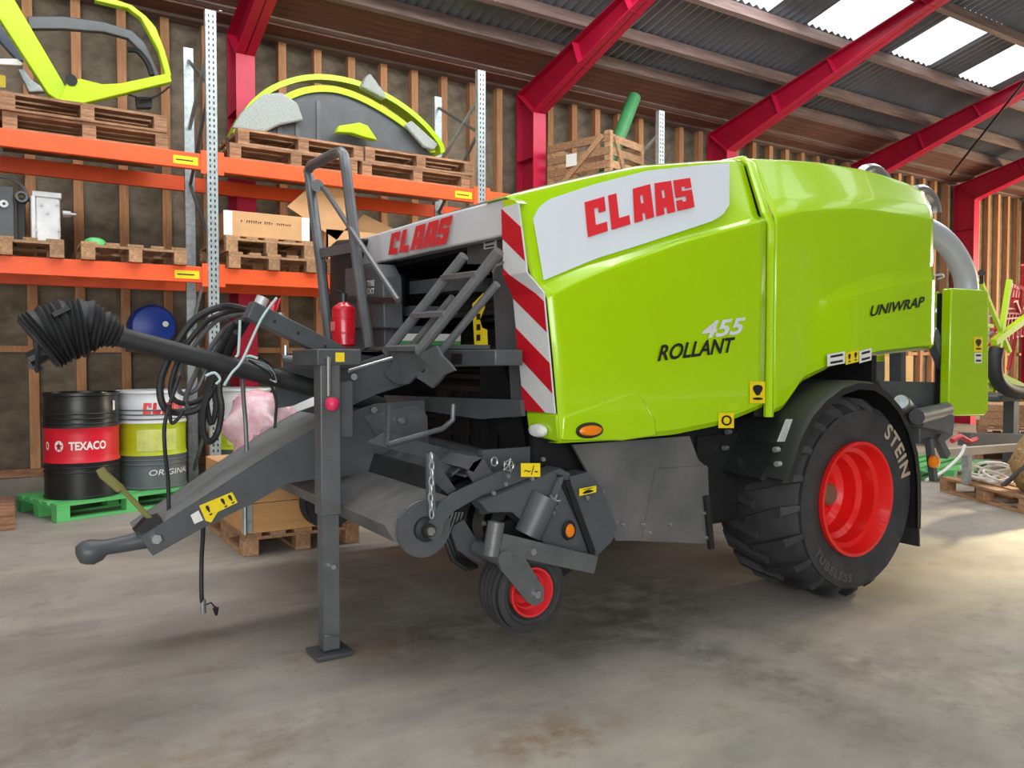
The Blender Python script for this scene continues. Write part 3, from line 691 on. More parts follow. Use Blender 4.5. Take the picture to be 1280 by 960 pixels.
for sgn, yo in ((1, WY), (-1, 2*CY-WY)):
    wh, c, ax = wheel('wheel', WX, yo, WZ, WR, .56, .30, baler, sgn)
    rm = rim(wh, c, ax, .298, .26, 8, .075)
    M_hub = mat('hub_brown', (120, 84, 66), .6)
    build('hub_cap', MB().lathe([(.062, .26), (.062, .18), (.05, .165), (.001, .165)], c, ax, 20), M_hub, rm)
    build('axle_stub', MB().cyl(c+ax*.45, c+ax*1.2, .09, 14), M_dark, wh)
    if sgn == 1:
        def arc_text(s, a0, a1, r0, r1, m):
            def fn(x, y):
                a = a0+(a1-a0)*x; r = r0+(r1-r0)*y; return c + V((math.cos(a)*r, -.008, math.sin(a)*r))
            t = text_mb(s, bold=.03, spacing=1.15)
            build('lettering', place(t, fn), m, wh)
        arc_text('STEIN', math.radians(58), math.radians(12), .385, .475, M_tlet)
        arc_text('TUBELESS', math.radians(212), math.radians(262), .445, .40, mat('tyre_lettering_dull', (78, 78, 80), .7))
# ---- mudguard over the near wheel (and the far one)
def mudguard(yo, yi):
    rows_a = []
    A = [(3.235, .700), (3.28, .79), (3.335, .90), (3.42, 1.005), (3.53, 1.085), (3.66, 1.145), (3.80, 1.172), (3.94, 1.162), (4.06, 1.115), (4.18, 1.03), (4.28, .91), (4.35, .77), (4.385, .62), (4.392, .48), (4.392, .33)]
    t = MB(); d = .03 if yi > yo else -.03
    rows = []
    for x, z in A:
        nx, nz = WX-x, (.5-z); l = math.hypot(nx, nz); nx, nz = nx/l, nz/l
        rows.append([V((x+nx*.035, yo, z+nz*.035)), V((x, yo, z)), V((x-nx*.012, yo+d, z-nz*.012)), V((x-nx*.012, yi, z-nz*.012)), V((x+nx*.01, yi, z+nz*.01)), V((x+nx*.01, yo+d, z+nz*.01))])
    t.loft(rows, True)
    return t
mg_ = build('mudguard', mudguard(2.575, 3.2), M_black, baler, ang=30)
build('mudguard', mudguard(5.425, 4.8), M_black, baler, ang=30)
build('mud_flap', MB().prism([(4.385, 2.6, .62), (4.40, 2.6, .62), (4.43, 2.6, .22), (4.415, 2.6, .22)], (0, .5, 0)), M_rub, mg_)
ff = [on_x(u, v, 3.235) for u, v in [(896, 556), (905, 545), (970, 560), (972, 590), (896, 575)]]
br = build('mudguard_bracket', MB().prism([(3.18, 3.2, .72), (3.18, 2.7, .70), (3.30, 2.66, .86), (3.33, 3.2, .93)], (.03, 0, -.02)), M_black, mg_)
for u, v in ((908, 540), (968, 562), (904, 560), (970, 580)):
    p = on_x(u, v, 3.16); build('bracket_bolt', MB().cyl(p, p+V((.03, 0, 0)), .014, 8), M_steel, br)
build('reflector_strip', MB().prism([on_y(u, v, 2.57) for u, v in [(972, 552), (983, 524), (991, 524), (981, 552)]], (0, .004, 0)), M_alu, mg_)
# ---- skirt plates under the body
sp = [on_y(u, v, 2.86) for u, v in [(716, 556), (862, 545), (873, 575), (885, 585), (888, 680), (795, 676), (770, 676), (740, 600)]]
skirt = build('side_skirt', MB().prism(sp, (0, .015, 0)), M_skirt, baler)
s2 = [on_y(u, v, 2.852) for u, v in [(820, 586), (884, 582), (887, 680), (803, 672)]]
build('skirt_plate', MB().prism(s2, (0, .006, 0)), M_skirt, skirt)
build('skirt_edge', MB().bar(on_y(883, 620, 2.84), on_y(889, 686, 2.84), .02, .03), M_black, skirt)
for u, v in ((752, 615), (778, 655), (803, 655), (811, 665), (837, 655), (880, 641), (883, 672)):
    p = on_y(u, v, 2.85); build('skirt_bolt', MB().cyl(p, p-V((0, .012, 0)), .009, 8), M_steel, skirt)
# ---- under-body
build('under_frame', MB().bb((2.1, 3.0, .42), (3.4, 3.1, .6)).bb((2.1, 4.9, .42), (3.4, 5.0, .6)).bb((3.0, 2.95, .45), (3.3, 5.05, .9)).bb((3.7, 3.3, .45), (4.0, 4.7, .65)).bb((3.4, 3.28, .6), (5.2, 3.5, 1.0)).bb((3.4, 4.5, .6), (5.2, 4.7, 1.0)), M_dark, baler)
# ---- pickup
pk = build('pickup_frame', MB().bb((1.75, 5.1, .3), (2.4, 5.13, .9)), M_grey, baler)
build('inner_side_plate', MB().bb((1.75, 3.0, .62), (2.3, 3.03, .9)), M_grey, pk)
LX, LZ, Y0, Y1 = 1.40, .635, 2.90, 5.15
hexa = [(1.25, .645), (1.29, .575), (1.38, .54), (1.46, .55), (1.52, .62), (1.53, .735), (1.49, .742)]
crop = build('crop_guide_roller', MB().prism([(x, Y0, z) for x, z in hexa], (0, Y1-Y0, 0)), M_worn, baler)
dc = on_y(531, 661, 2.87)
build('roller_disc', MB().lathe([(.001, 0), (.115, 0), (.118, .006), (.118, .014), (.001, .014)], dc, (0, 1, 0), 32), M_grey, crop)
build('roller_hub', MB().lathe([(.05, 0), (.05, -.02), (.03, -.025), (.025, -.05), (.001, -.05)], dc, (0, 1, 0), 16), M_black, crop)
build('roller_nut', MB().cyl(dc-V((0, .06, 0)), dc-V((0, .03, 0)), .018, 6), M_steel, crop)
# flat bars and guards behind the roller
def ybar(name, u0, v0, x, w, h, ya=2.95, yb=5.1, m=M_grey, rot=0., par=pk):
    p = on_x(u0, v0, x); R = Matrix.Rotation(rot, 3, 'Y')
    return build(name, MB().box((x, (ya+yb)/2, p.z), (w, yb-ya, h), R), m, par, bevel=.004)
ybar('crop_press_bar', 560, 606, 1.56, .035, .10, 2.98, m=M_black, rot=.35)
ybar('wind_guard', 590, 585, 1.66, .16, .012, 3.0, m=M_grey, rot=-.55)
ybar('wind_guard', 640, 600, 1.72, .14, .012, 2.98, m=M_grey2, rot=-.2)
build('cross_tube', MB().cyl(on_x(480, 540, 1.95), on_x(628, 578, 1.95), .042, 14), M_grey, pk)
# pickup reel with sprung tines
reel = build('pickup_reel', MB().cyl((2.05, 3.0, .50), (2.05, 5.1, .50), .13, 20), M_dark, pk)
tn = MB()
for r_ in range(4):
    for k in range(26):
        a = r_*PI/2 + PI*.7; y = 3.05+k*.08
        p = V((2.05+.13*math.cos(a), y, .50+.13*math.sin(a))); q = V((2.05+.22*math.cos(a+.25), y, .50+.22*math.sin(a+.25))); tn.bar(p, q, .006, .006)
o = build('reel_tines', tn, M_black, pk); o['kind'] = 'stuff'
for k in range(13):
    y = 3.06+k*.16
    pts = [(2.05+.17*math.cos(a), y, .50+.17*math.sin(a)) for a in [math.radians(100+20*i) for i in range(10)]]
    build('stripper_band', MB().loft([[V(p) for p in pts], [V((p[0], p[1]+.10, p[2])) for p in pts]]), M_grey, pk)
# near side arm (curved plate carrying the roller) and mounting brackets
def plate(name, pts, y, m=M_grey, th=.016, par=pk, bevel=0.): return build(name, MB().prism([on_y(u, v, y) for u, v in pts], (0, th, 0)), m, par, bevel=bevel)
plate('roller_arm', [(528, 668), (543, 676), (552, 668), (556, 652), (566, 640), (600, 620), (640, 606), (660, 598), (672, 588), (660, 580), (638, 584), (612, 596), (590, 606), (565, 618), (548, 632), (538, 650)], 2.84)
plate('bracket_plate', [(584, 590), (592, 578), (604, 572), (612, 586), (622, 596), (612, 604), (600, 614), (594, 606)], 2.90)
build('bracket_box', MB().prism([on_y(u, v, 2.90) for u, v in [(577, 584), (590, 570), (604, 572), (592, 590)]], (0, .18, 0)), M_grey, pk)
plate('guard_plate', [(535, 570), (545, 568), (555, 590), (570, 612), (560, 618), (540, 600)], 2.95)
build('chain_post', MB().bar(on_y(539, 642, 2.86), on_y(537, 567, 2.88), .03, .03), M_grey2, pk)
ch_ = MB()
for k in range(8):
    u, v = 539+math.sin(k)*.8, 572+k*10
    c0 = on_y(u, v, 2.83); r0, r1 = .009, .02
    pts = [c0 + V((r0*math.cos(a) if k % 2 else 0, 0 if k % 2 else r0*math.cos(a), r1*math.sin(a))) for a in [2*PI*i/10 for i in range(10)]]
    ch_.tube(pts, .0035, 5, closed=True)
build('lifting_chain', ch_, M_galv, pk)
wn = on_y(636, 582, 2.80)
hw_ = MB().tube([wn+V((.022*math.cos(2*PI*i/14), 0, .022*math.sin(2*PI*i/14))) for i in range(14)], .0035, 5, closed=True)
for i in range(5): hw_.tube([wn, wn+V((.03*math.cos(2*PI*i/5), 0, .03*math.sin(2*PI*i/5)))], .004, 5)
build('star_knob', hw_, M_steel, pk)
build('ring', MB().tube([on_y(618, 577, 2.82)+V((.014*math.cos(2*PI*i/14), 0, .018*math.sin(2*PI*i/14))) for i in range(14)], .004, 5, closed=True), M_steel, pk)
# side gearbox cover with reflectors
plate('side_cover', [(672, 598), (700, 585), (712, 592), (726, 640), (742, 690), (720, 705), (690, 690), (668, 665), (640, 640), (610, 640), (600, 628), (640, 612)], 2.80, M_grey, .1)
plate('rear_cover', [(712, 596), (735, 590), (752, 610), (771, 662), (764, 678), (745, 696), (722, 640)], 2.79, M_grey, .1)
plate('cover_rib', [(697, 593), (704, 595), (715, 620), (745, 690), (738, 694), (726, 660)], 2.785, M_black, .01)
plate('cover_seam', [(706, 602), (712, 600), (745, 690), (738, 693)], 2.776, M_dark, .01)
plate('adjuster_plate', [(699, 597), (706, 595), (690, 640), (678, 662), (672, 660)], 2.77, M_grey2, .012)
plate('lower_cover', [(612, 655), (640, 650), (672, 690), (725, 705), (700, 725), (670, 720), (600, 690)], 2.88, M_dark, .02)
plate('tine_shield', [(562, 660), (580, 650), (605, 690), (612, 705), (596, 702), (572, 688)], 2.95, M_grey)
build('cover_drum', MB().cyl(on_y(682, 620, 2.76), on_y(660, 668, 2.78), .06, 18), M_grey, pk)
for u, v in ((634, 595), (631, 605), (616, 616), (664, 598), (733, 622), (678, 574), (604, 654), (690, 640)):
    p = on_y(u, v, 2.765); build('cover_bolt', MB().cyl(p, p-V((0, .012, 0)), .009, 8), M_steel, pk)
sn = on_y(692, 627, 2.75)
hw_ = MB()
for i in range(6): hw_.tube([sn, sn+V((.034*math.cos(PI*i/3), 0, .034*math.sin(PI*i/3)))], [.008, .004], 6)
build('star_knob', hw_.cyl(sn, sn+V((0, .03, 0)), .01, 8), M_steel, pk)
oval('round_reflector', on_y(711, 663, 2.785), .025, .032, M_amber, pk, th=.014, rim=M_black)
sticker('warning_sticker', M_yel, pk, yq(651, 579, 675, 596, 2.75), ('~/-', M_blk))
sticker('warning_sticker', M_yel, pk, [on_y(724, 611, 2.77), on_y(745, 607, 2.77), on_y(745, 615, 2.77), on_y(724, 620, 2.77)], ('!', M_blk))
# ---- gauge wheels of the pickup
def gauge(ym, sgn):
    GX, GZ, GR = 1.825, .335, .188
    wh, c, ax = wheel('gauge_wheel', GX, ym, GZ, GR, .165, .100, baler, sgn, lugs=False)
    for k in range(4):
        h = .03+.03*k; build('tyre_rib', MB().lathe([(GR-.024, h-.007), (GR-.012, h-.006), (GR-.012, h+.006), (GR-.024, h+.007)], c, ax, 40), M_tyre, wh)
    prof = [(.102, .012), (.103, -.004), (.094, -.004), (.088, .012), (.078, .03), (.07, .035), (.062, .07), (.035, .075), (.03, .05), (.001, .05)]
    rm = build('rim', MB().lathe(prof, c, ax, 40), mat('gauge_rim_red', (214, 44, 48), .35), wh, ang=25)
    f = -1 if sgn == 1 else 1
    yy = ym - .03*sgn
    arm = MB().prism([(1.63, yy, .52), (1.68, yy, .545), (1.75, yy, .52), (1.865, yy, .35), (1.86, yy, .30), (1.82, yy, .285), (1.78, yy, .31), (1.655, yy, .46)], (0, .014*sgn, 0))
    a = build('fork_arm', arm, M_grey2, wh)
    build('axle_bolt', MB().cyl((GX, yy-.014*sgn, GZ), (GX, yy, GZ), .016, 8), M_steel, a)
    build('pivot_tube', MB().cyl((1.665, ym-.05*sgn, .505), (1.665, ym+.17*sgn, .505), .034, 16), M_grey2, wh)
    build('support_beam', MB().bar((1.62, yy+.02*sgn, .575), (2.16, yy+.06*sgn, .40), .06, .08), M_grey2, wh, bevel=.004)
    build('support_clamp', MB().cyl((1.64, yy+.01*sgn, .65), (1.615, yy+.01*sgn, .52), .034, 14), M_grey2, wh)
    b = V((1.80, yy-.02*sgn, .515)); build('beam_bolt', MB().cyl(b, b+V((0, .02*sgn, 0)), .014, 6), M_steel, wh)
gauge(2.72, 1)
gauge(5.28, -1)
# tine-bar springs on the near pickup end
tp_ = MB()
for k in range(4):
    c0 = on_y(566+k*4, 640, 2.93+.03*k); tp_.tube([c0, c0+V((-.04, 0, -.10)), c0+V((-.0, 0, -.20)), c0+V((.07, 0, -.25))], .012, 8)
build('spring_tines', tp_, M_black, pk)
# mounting frame under the platform
build('stay', MB().bar(on_y(485, 506, 3.3), on_y(483, 556, 3.3), .03, .012).tube([on_y(484, 556, 3.3), on_y(553, 536, 3.3), on_y(566, 525, 3.3), on_y(567, 505, 3.3)], .013, 8), M_grey2, baler)
build('stay_bracket', MB().prism([on_y(u, v, 3.32) for u, v in [(460, 553), (484, 540), (540, 556), (600, 572), (560, 580), (484, 560)]], (0, .02, 0)), M_grey, baler)
build('cross_plate', MB().prism([on_x(u, v, 1.93) for u, v in [(480, 494), (650, 500), (652, 520), (600, 524), (480, 506)]], (.02, 0, 0)), M_grey, baler)
# ---- PTO shaft with bellows
pto_a, pto_b = on_y(130, 416, 3.95), on_y(400, 487, 3.95)
pto = build('pto_shaft', MB().cyl(pto_a, pto_b+(pto_b-pto_a)*.35, .045, 20), M_rub, baler)
ax_ = (pto_a - pto_b).normalized()
bel = MB(); rows = []
path = [on_y(150, 421, 3.95), on_y(130, 413, 3.95), on_y(108, 409, 3.95), on_y(85, 412, 3.95), on_y(62, 420, 3.95), on_y(46, 430, 3.95)]
dense, rad = [], []
for i in range(len(path)-1):
    for j in range(7):
        s_ = (i*7+j)/35; dense.append(path[i].lerp(path[i+1], j/7)); rad.append((.05+.065*sm(s_*2.2)+.018*s_) + (.009 if (i*7+j) % 2 else -.006))
dense += [path[-1]]; rad += [rad[-1]-.004]
build('bellows', bel.tube(dense, rad, 20), M_rub, pto, ang=20)
e = path[-1]
build('bellows_rim', MB().tube([e+V((0, .112*math.cos(a), .112*math.sin(a))) for a in [2*PI*i/20 for i in range(20)]], .012, 6, closed=True), M_rub, pto)
build('yoke', MB().cyl(e+V((-.03, 0, -.07)), e+V((.06, 0, -.02)), .035, 10).bar(e+V((-.035, .0, -.09)), e+V((.02, .0, -.11)), .04, .02), M_black, pto)
p = on_y(66, 394, 3.84); build('bellows_clamp', MB().bar(p, p+V((.06, 0, .035)), .03, .02), M_black, pto)
# ---- hose boom, hoses, rope
b0, b1 = on_y(310, 387, 3.78), on_y(425, 444, 3.85)
boom = build('hose_boom', MB().bar(b0, b1, .07, .085), M_grey, baler, bevel=.005)
for f_ in (.25, .5, .8):
    p = b0.lerp(b1, f_); build('boom_hole', MB().cyl(p-V((0, .037, 0)), p-V((0, .03, 0)), .009, 8), M_blk, boom)
build('coupler_head', MB().cyl(on_y(322, 388, 3.80), on_y(329, 372, 3.80), .03, 12).cyl(on_y(345, 402, 3.80), on_y(352, 392, 3.80), .014, 8), M_alu, boom)
build('red_cap', MB().tube([on_y(338, 400, 3.78), on_y(342, 380, 3.78), on_y(350, 372, 3.78), on_y(345, 388, 3.78)], [.016, .02, .008, .006], 8), M_red, boom)
pc = on_y(384, 451, 3.8); build('quick_coupler', MB().cyl(on_y(352, 447, 3.8), on_y(385, 451, 3.8), .017, 10).cyl(on_y(357, 449, 3.8), on_y(357, 432, 3.8), .008, 8), M_steel, boom)
random.seed(3)
def spl(P, k=6):
    out = []; n = len(P)
    for i in range(n-1):
        p0, p1, p2, p3 = P[max(0, i-1)], P[i], P[i+1], P[min(n-1, i+2)]
        for j in range(k):
            t = j/k; out.append(.5*((2*p1)+(p2-p0)*t+(2*p0-5*p1+4*p2-p3)*t*t+(3*p1-p0-3*p2+p3)*t**3))
    return out + [P[-1]]
HOSES = [(.017, 4.07, [(312, 388), (280, 383), (245, 398), (222, 428), (204, 465), (200, 490), (206, 510), (222, 516), (246, 512), (262, 494), (272, 470), (292, 430), (310, 400)]),
         (.013, 4.11, [(312, 392), (285, 390), (255, 405), (228, 440), (214, 480), (218, 500), (240, 504), (258, 490), (270, 450), (290, 415), (308, 400)]),
         (.011, 4.14, [(310, 392), (270, 402), (236, 442), (222, 476), (228, 492), (246, 486), (262, 452), (280, 420), (304, 398)]),
         (.016, 4.05, [(310, 398), (290, 420), (272, 455), (262, 485), (254, 515), (254, 540), (262, 552), (272, 540), (277, 510), (274, 485), (280, 450), (296, 415)]),
         (.012, 4.10, [(308, 396), (282, 410), (260, 440), (243, 470), (232, 500), (240, 512), (256, 500), (272, 470), (296, 420)]),
         (.013, 4.06, [(296, 402), (275, 440), (262, 470), (258, 500), (264, 530), (270, 508), (268, 480), (286, 440)]),
         (.009, 3.9, [(224, 470), (214, 500), (206, 530), (206, 560), (210, 600), (211, 640)]),
         (.008, 3.75, [(212, 505), (214, 528), (222, 524), (230, 512)]),
         (.011, 4.1, [(303, 455), (304, 490), (307, 530), (309, 575)]),
         (.010, 3.86, [(253, 615), (254, 660), (252, 700), (252, 745), (254, 757)]),
         (.008, 4.2, [(334, 470), (345, 500), (344, 530), (345, 565)])]
for r_, y_, P in HOSES:
    P3 = [on_y(u, v, (3.84 if u > 294 and y_ > 4.04 and v < 420 else y_)+random.uniform(-.02, .02)) for u, v in P]
    build('hydraulic_hose', MB().tube(spl(P3, 5), r_, 8), M_grey2 if r_ in (.011, .012) else M_rub, boom)
e = on_y(254, 757, 3.86)
build('hose_coupling', MB().cyl(e+V((0, 0, .03)), e+V((0, 0, -.035)), .013, 10), M_steel, boom)
build('dust_cap', MB().tube([e, e+V((.035, 0, .008)), e+V((.055, 0, -.02))], .004, 6).cyl(e+V((.055, 0, -.02)), e+V((.058, 0, -.055)), .015, 10, .006), M_black, boom)
for P, y_ in (([(346, 372), (326, 400), (303, 450), (290, 466), (280, 482)], 3.70), ([(303, 447), (312, 445), (322, 448)], 3.72), ([(300, 400), (298, 440), (294, 446)], 3.74), ([(270, 480), (275, 474), (268, 466), (257, 470)], 3.66)):
    build('rope', MB().tube(spl([on_y(u, v, y_) for u, v in P], 4), .006, 6), M_rope, boom)
for k in range(9):
    P = [(303+k, 446+k*.3), (322+k*2, 447+k*2.2), (336+k*1.5, 455+k*3), (345-k, 466+k*1.2)]
    build('plastic_strand', MB().tube(spl([on_y(u+random.uniform(-2, 2), v+random.uniform(-2, 2), 3.84+random.uniform(-.02, .02)) for u, v in P], 4), .004, 5), M_galv if k % 2 else M_black, boom)
# ---- wrapper at the back
arc = [on_y(u, v, 3.6) for u, v in [(1150, 284), (1165, 290), (1182, 303), (1196, 322), (1206, 345), (1209, 375)]]
M_tube = mat('pale_grey_tube', (186, 194, 200), .35, .2, .06, 4)
build('wrapping_arm', MB().tube(spl(arc, 4), .09, 14), M_tube, baler)
bx = [on_y(u, v, 2.95) for u, v in [(1190, 360), (1232, 362), (1236, 366), (1236, 514), (1230, 520), (1186, 520)]]
film = build('film_cover', MB().prism(bx, (0, .07, 0)), M_lime, baler, bevel=.012)
bd = [on_y(u, v, 3.02) for u, v in [(1184, 366), (1226, 366), (1224, 514), (1181, 512)]]
build('cover_back', MB().prism(bd, (0, .07, 0)), M_black, film)
sticker('warning_sticker', M_yel, film, yq(1217, 421, 1228, 440, 2.947), ('!', M_blk))
sticker('white_sticker', M_paper, film, yq(1218, 441, 1227, 454, 2.947), ('=', M_blk))
build('latch', MB().cyl(on_y(1227, 355, 3.0), on_y(1227, 337, 3.0), .014, 8).cyl(on_y(1227, 341, 2.97), on_y(1227, 341, 3.03), .025, 10), M_black, film)
build('cover_arm', MB().bar(on_y(1163, 415, 3.05), on_y(1185, 470, 3.05), .06, .08), M_grey, baler)
build('cover_post', MB().bar(on_y(1122, 440, 3.4), on_y(1122, 480, 3.4), .09, .06), M_grey, baler)
build('wrapper_frame', MB().prism([on_y(u, v, 3.1) for u, v in [(1098, 476), (1182, 478), (1182, 512), (1150, 530), (1130, 540)]], (0, .06, 0)), M_grey, baler)
build('wrapper_roller', MB().cyl(on_y(1127, 503, 2.9), on_y(1140, 515, 3.2), .05, 14), M_grey, baler)
build('roller_cap', MB().cyl(on_y(1126, 502, 2.88), on_y(1127, 503, 2.91), .042, 14), M_galv, baler)
build('table_roller', MB().cyl(on_y(1146, 521, 2.9), on_y(1183, 512, 2.95), .05, 14).bar(on_y(1146, 521, 2.95), on_y(1183, 530, 2.95), .1, .12), M_grey2, baler)
build('wrapper_table', MB().prism([on_y(u, v, 3.0) for u, v in [(1150, 524), (1192, 524), (1192, 545), (1172, 560), (1150, 555)]], (0, .6, 0)), M_grey, baler, bevel=.01)
build('table_leg', MB().bar(on_y(1161, 548, 2.95), on_y(1167, 600, 2.95), .04, .04).bar(on_y(1170, 545, 3.0), on_y(1182, 570, 3.0), .05, .05), M_grey, baler)
build('green_tail_plate', MB().prism([on_y(u, v, 3.5) for u, v in [(1160, 366), (1174, 364), (1172, 392), (1180, 420), (1172, 440), (1160, 414)]], (0, .02, 0)), M_lime, baler)
build('green_tail_post', MB().prism([on_y(u, v, 3.6) for u, v in [(1088, 446), (1106, 443), (1106, 474), (1090, 474)]], (0, .2, 0)), M_lime, baler)
for a, b in (((1172, 388), (1181, 394)), ((1171, 412), (1180, 424))):
    build('tail_pin', MB().cyl(on_y(*a, 3.4), on_y(*b, 3.4), .02, 10), M_steel, baler)
build('tail_chain', MB().tube([on_y(u, v, 3.2) for u, v in [(1163, 352), (1168, 344), (1178, 343), (1180, 346), (1172, 349)]], .008, 6), M_galv, baler)
build('rear_post', MB().bar(on_y(1072, 450, 3.3), on_y(1072, 476, 3.3), .06, .06).bar(on_y(1040, 462, 3.3), on_y(1046, 478, 3.3), .03, .03).bb(on_y(1092, 452, 3.35), on_y(1092, 476, 3.4)+V((.05, 0, 0))), M_grey, baler)
build('rear_dark_plate', MB().prism([on_y(u, v, 3.45) for u, v in [(1000, 462), (1090, 448), (1090, 480), (1000, 490)]], (0, .02, 0)), M_dark, baler)
p = on_y(1166, 577, 2.9)
oval('amber_marker_lamp', p, .045, .04, M_amber, baler, th=.03)
# ================================================================ fire extinguisher strapped to the handrail
ex = thing('fire_extinguisher', 'red fire extinguisher standing on the baler platform between the handrail posts', 'extinguisher')
c0 = on_x(430, 437, 1.62); c0.z = 1.366
ex.location = c0
rE = .066
hE = on_x(430, 378, 1.62).z - 1.366
build('cylinder', MB().lathe([(.001, 0), (rE-.01, 0), (rE, .012), (rE, hE*.80), (rE*.9, hE*.9), (rE*.5, hE*.97), (.025, hE), (.001, hE)], c0, (0, 0, 1), 24), M_ext, ex)
build('valve', MB().cyl(c0+V((0, 0, hE)), c0+V((0, 0, hE+.05)), .02, 10).bar(c0+V((0, 0, hE+.05)), c0+V((-.02, .08, hE+.07)), .02, .015), M_black, ex)
for z in (.28, .62, .80):
    build('strap', MB().lathe([(rE+.003, hE*z), (rE+.003, hE*z+.012)], c0, (0, 0, 1), 24), M_stripe, ex)
build('label', MB().prism([c0+V((-rE-.001, -.03, hE*.36)), c0+V((-rE-.001, .03, hE*.36)), c0+V((-rE-.001, .03, hE*.56)), c0+V((-rE-.001, -.03, hE*.56))], (.004, 0, 0)), mat('label_pink', (226, 120, 120), .5), ex)
# ================================================================ pallet racking along the wall
RX = [-1.40, 1.57, 4.30, 6.85]; RY = (7.4, 8.4); LEV = [2.10, 3.08]
rack = thing('pallet_rack', 'galvanised pallet racking with orange beams along the timber wall behind the baler', 'rack', (2.9, 7.9, 0))
for x in RX:
    fr = build('end_frame', MB().bar((x, 7.44, 4.05), (x, 8.36, 3.55), .03, .03), M_galv, rack)
    for za, zb in ((3.55, 3.4), (3.4, 2.7), (2.7, 2.0), (2.0, 1.3), (1.3, .6), (.6, .15)):
        pass
    zs = [.2, .9, 1.6, 2.3, 3.0, 3.7, 4.2]
    for i, (za, zb) in enumerate(zip(zs[:-1], zs[1:])):
        ya, yb = (7.44, 8.36) if i % 2 else (8.36, 7.44)
        build('brace', MB().bar((x, ya, za), (x, yb, zb), .025, .025), M_grey2 if za > 2 else M_galv, rack)
    for y in RY:
        up_ = build('upright', MB().bb((x-.045, y-.03, .01), (x+.045, y+.03, 4.33)), M_galv, rack)
        build('foot', MB().bb((x-.07, y-.06, 0), (x+.07, y+.06, .01)), M_galv, up_)
        if y == RY[0]:
            sl = MB()
            for k in range(84):
                z = .12+k*.05
                for dx in (-.018, .018): sl.bb((x+dx-.006, y-.0315, z), (x+dx+.006, y-.0295, z+.024))
            o = build('slots', sl, M_blk, up_); o['kind'] = 'stuff'
M_dred = mat('orange_beam_back', (196, 70, 40), .5, 0, .1, 5)
for xa, xb in zip(RX[:-1], RX[1:]):
    for z in LEV:
        for y in RY:
            b_ = build('beam', MB().bb((xa+.047, y-.025, z-.14), (xb-.047, y+.025, z)), M_orange, rack, bevel=.006)
            if y == RY[0]:
                for xe in (xa+.047, xb-.047-.05): build('beam_connector', MB().bb((xe, y-.034, z-.17), (xe+.05, y-.026, z+.03)), M_orange, b_)
                sx_ = xb-.32
                st_ = build('load_label', MB().bb((sx_, y-.029, z-.11), (sx_+.2, y-.0255, z-.04)), M_yel, b_)
                build('lettering', MB().bb((sx_+.02, y-.031, z-.08), (sx_+.16, y-.029, z-.07)), M_blk, st_)
# ================================================================ pallets
def make_pallet(label, group=None, wood=M_wood, name='wooden_pallet', L=1.2, W=.8):
    p = thing(name, label, 'pallet', (0, 0, 0), 0, group)
    for k in range(5): piece('deck_board', (L, .12 if k % 2 == 0 else .10, .022), (0, -W/2+.06+k*(W-.12)/4, .133), wood, p)
    for x in (-L/2+.05, 0, L/2-.05): piece('stringer_board', (.1, W, .02), (x, 0, .111), wood, p)
    for x in (-L/2+.05, 0, L/2-.05):
        for y in (-W/2+.05, 0, W/2-.05): piece('block', (.1, .1, .079), (x, y, .0605), wood, p)
    for y in (-W/2+.05, 0, W/2-.05): piece('bottom_board', (L, .1, .02), (0, y, .011), wood, p)
    return p
proto = {}
def pallet(x, y, z, rz, label, wood='new', group=None):
    if wood not in proto:
        o = make_pallet(label, group, {'new': M_wood, 'old': M_woodd, 'green': M_green}[wood], {'green': 'plastic_pallet'}.get(wood, 'wooden_pallet')); proto[wood] = o
    else: o = copy_tree(proto[wood])
    o.location = (x, y, z); o.rotation_euler = (0, 0, rz); o['label'] = label
    return o
PH = .145; H9 = PI/2
pallet(.62, 7.82, 3.081, 0, 'weathered pallet on the top rack shelf, lower one under the lime cab frame', 'old')
pallet(.60, 7.80, 3.081+PH, .02, 'weathered pallet directly under the lime cab frame on the top shelf', 'old')
pallet(-.66, 7.82, 3.081, 0, 'weathered pallet at the left edge of the top rack shelf', 'old')
pallet(2.33, 7.82, 3.081, 0, 'brown pallet lowest under the left end of the lime mudguards', 'old')
pallet(3.58, 7.82, 3.081, .0, 'brown pallet lowest under the right end of the lime mudguards', 'old')
pallet(2.40, 7.84, 3.081+PH, .015, 'brown pallet touching the left end of the lime mudguards', 'old')
pallet(3.62, 7.82, 3.081+PH, -.01, 'brown pallet touching the right end of the lime mudguards', 'old')
pallet(.02, 7.92, 2.101, H9, 'pallet carrying the aluminium gearbox on the lower orange shelf')
pallet(.94, 7.92, 2.101, H9, 'empty pallet with a green lid on it beside the gearbox pallet')
pallet(2.09, 7.92, 2.101, H9, 'lower pallet of the two under the long carton on the orange shelf')
pallet(2.07, 7.93, 2.101+PH, H9, 'upper pallet of the two, directly under the long carton')
pallet(3.02, 7.92, 2.101, H9, 'pallet under the torn open carton on the lower shelf')
pallet(-.55, 7.50, .001, 0, 'grey weathered pallet on the floor left of the black drum', 'old')
pallet(1.70, 5.93, .001, H9, 'pallet under the wooden collar box behind the drawbar')
pallet(2.26, 7.97, .001, 0, 'pallet under the two white drums behind the rack upright', 'old')
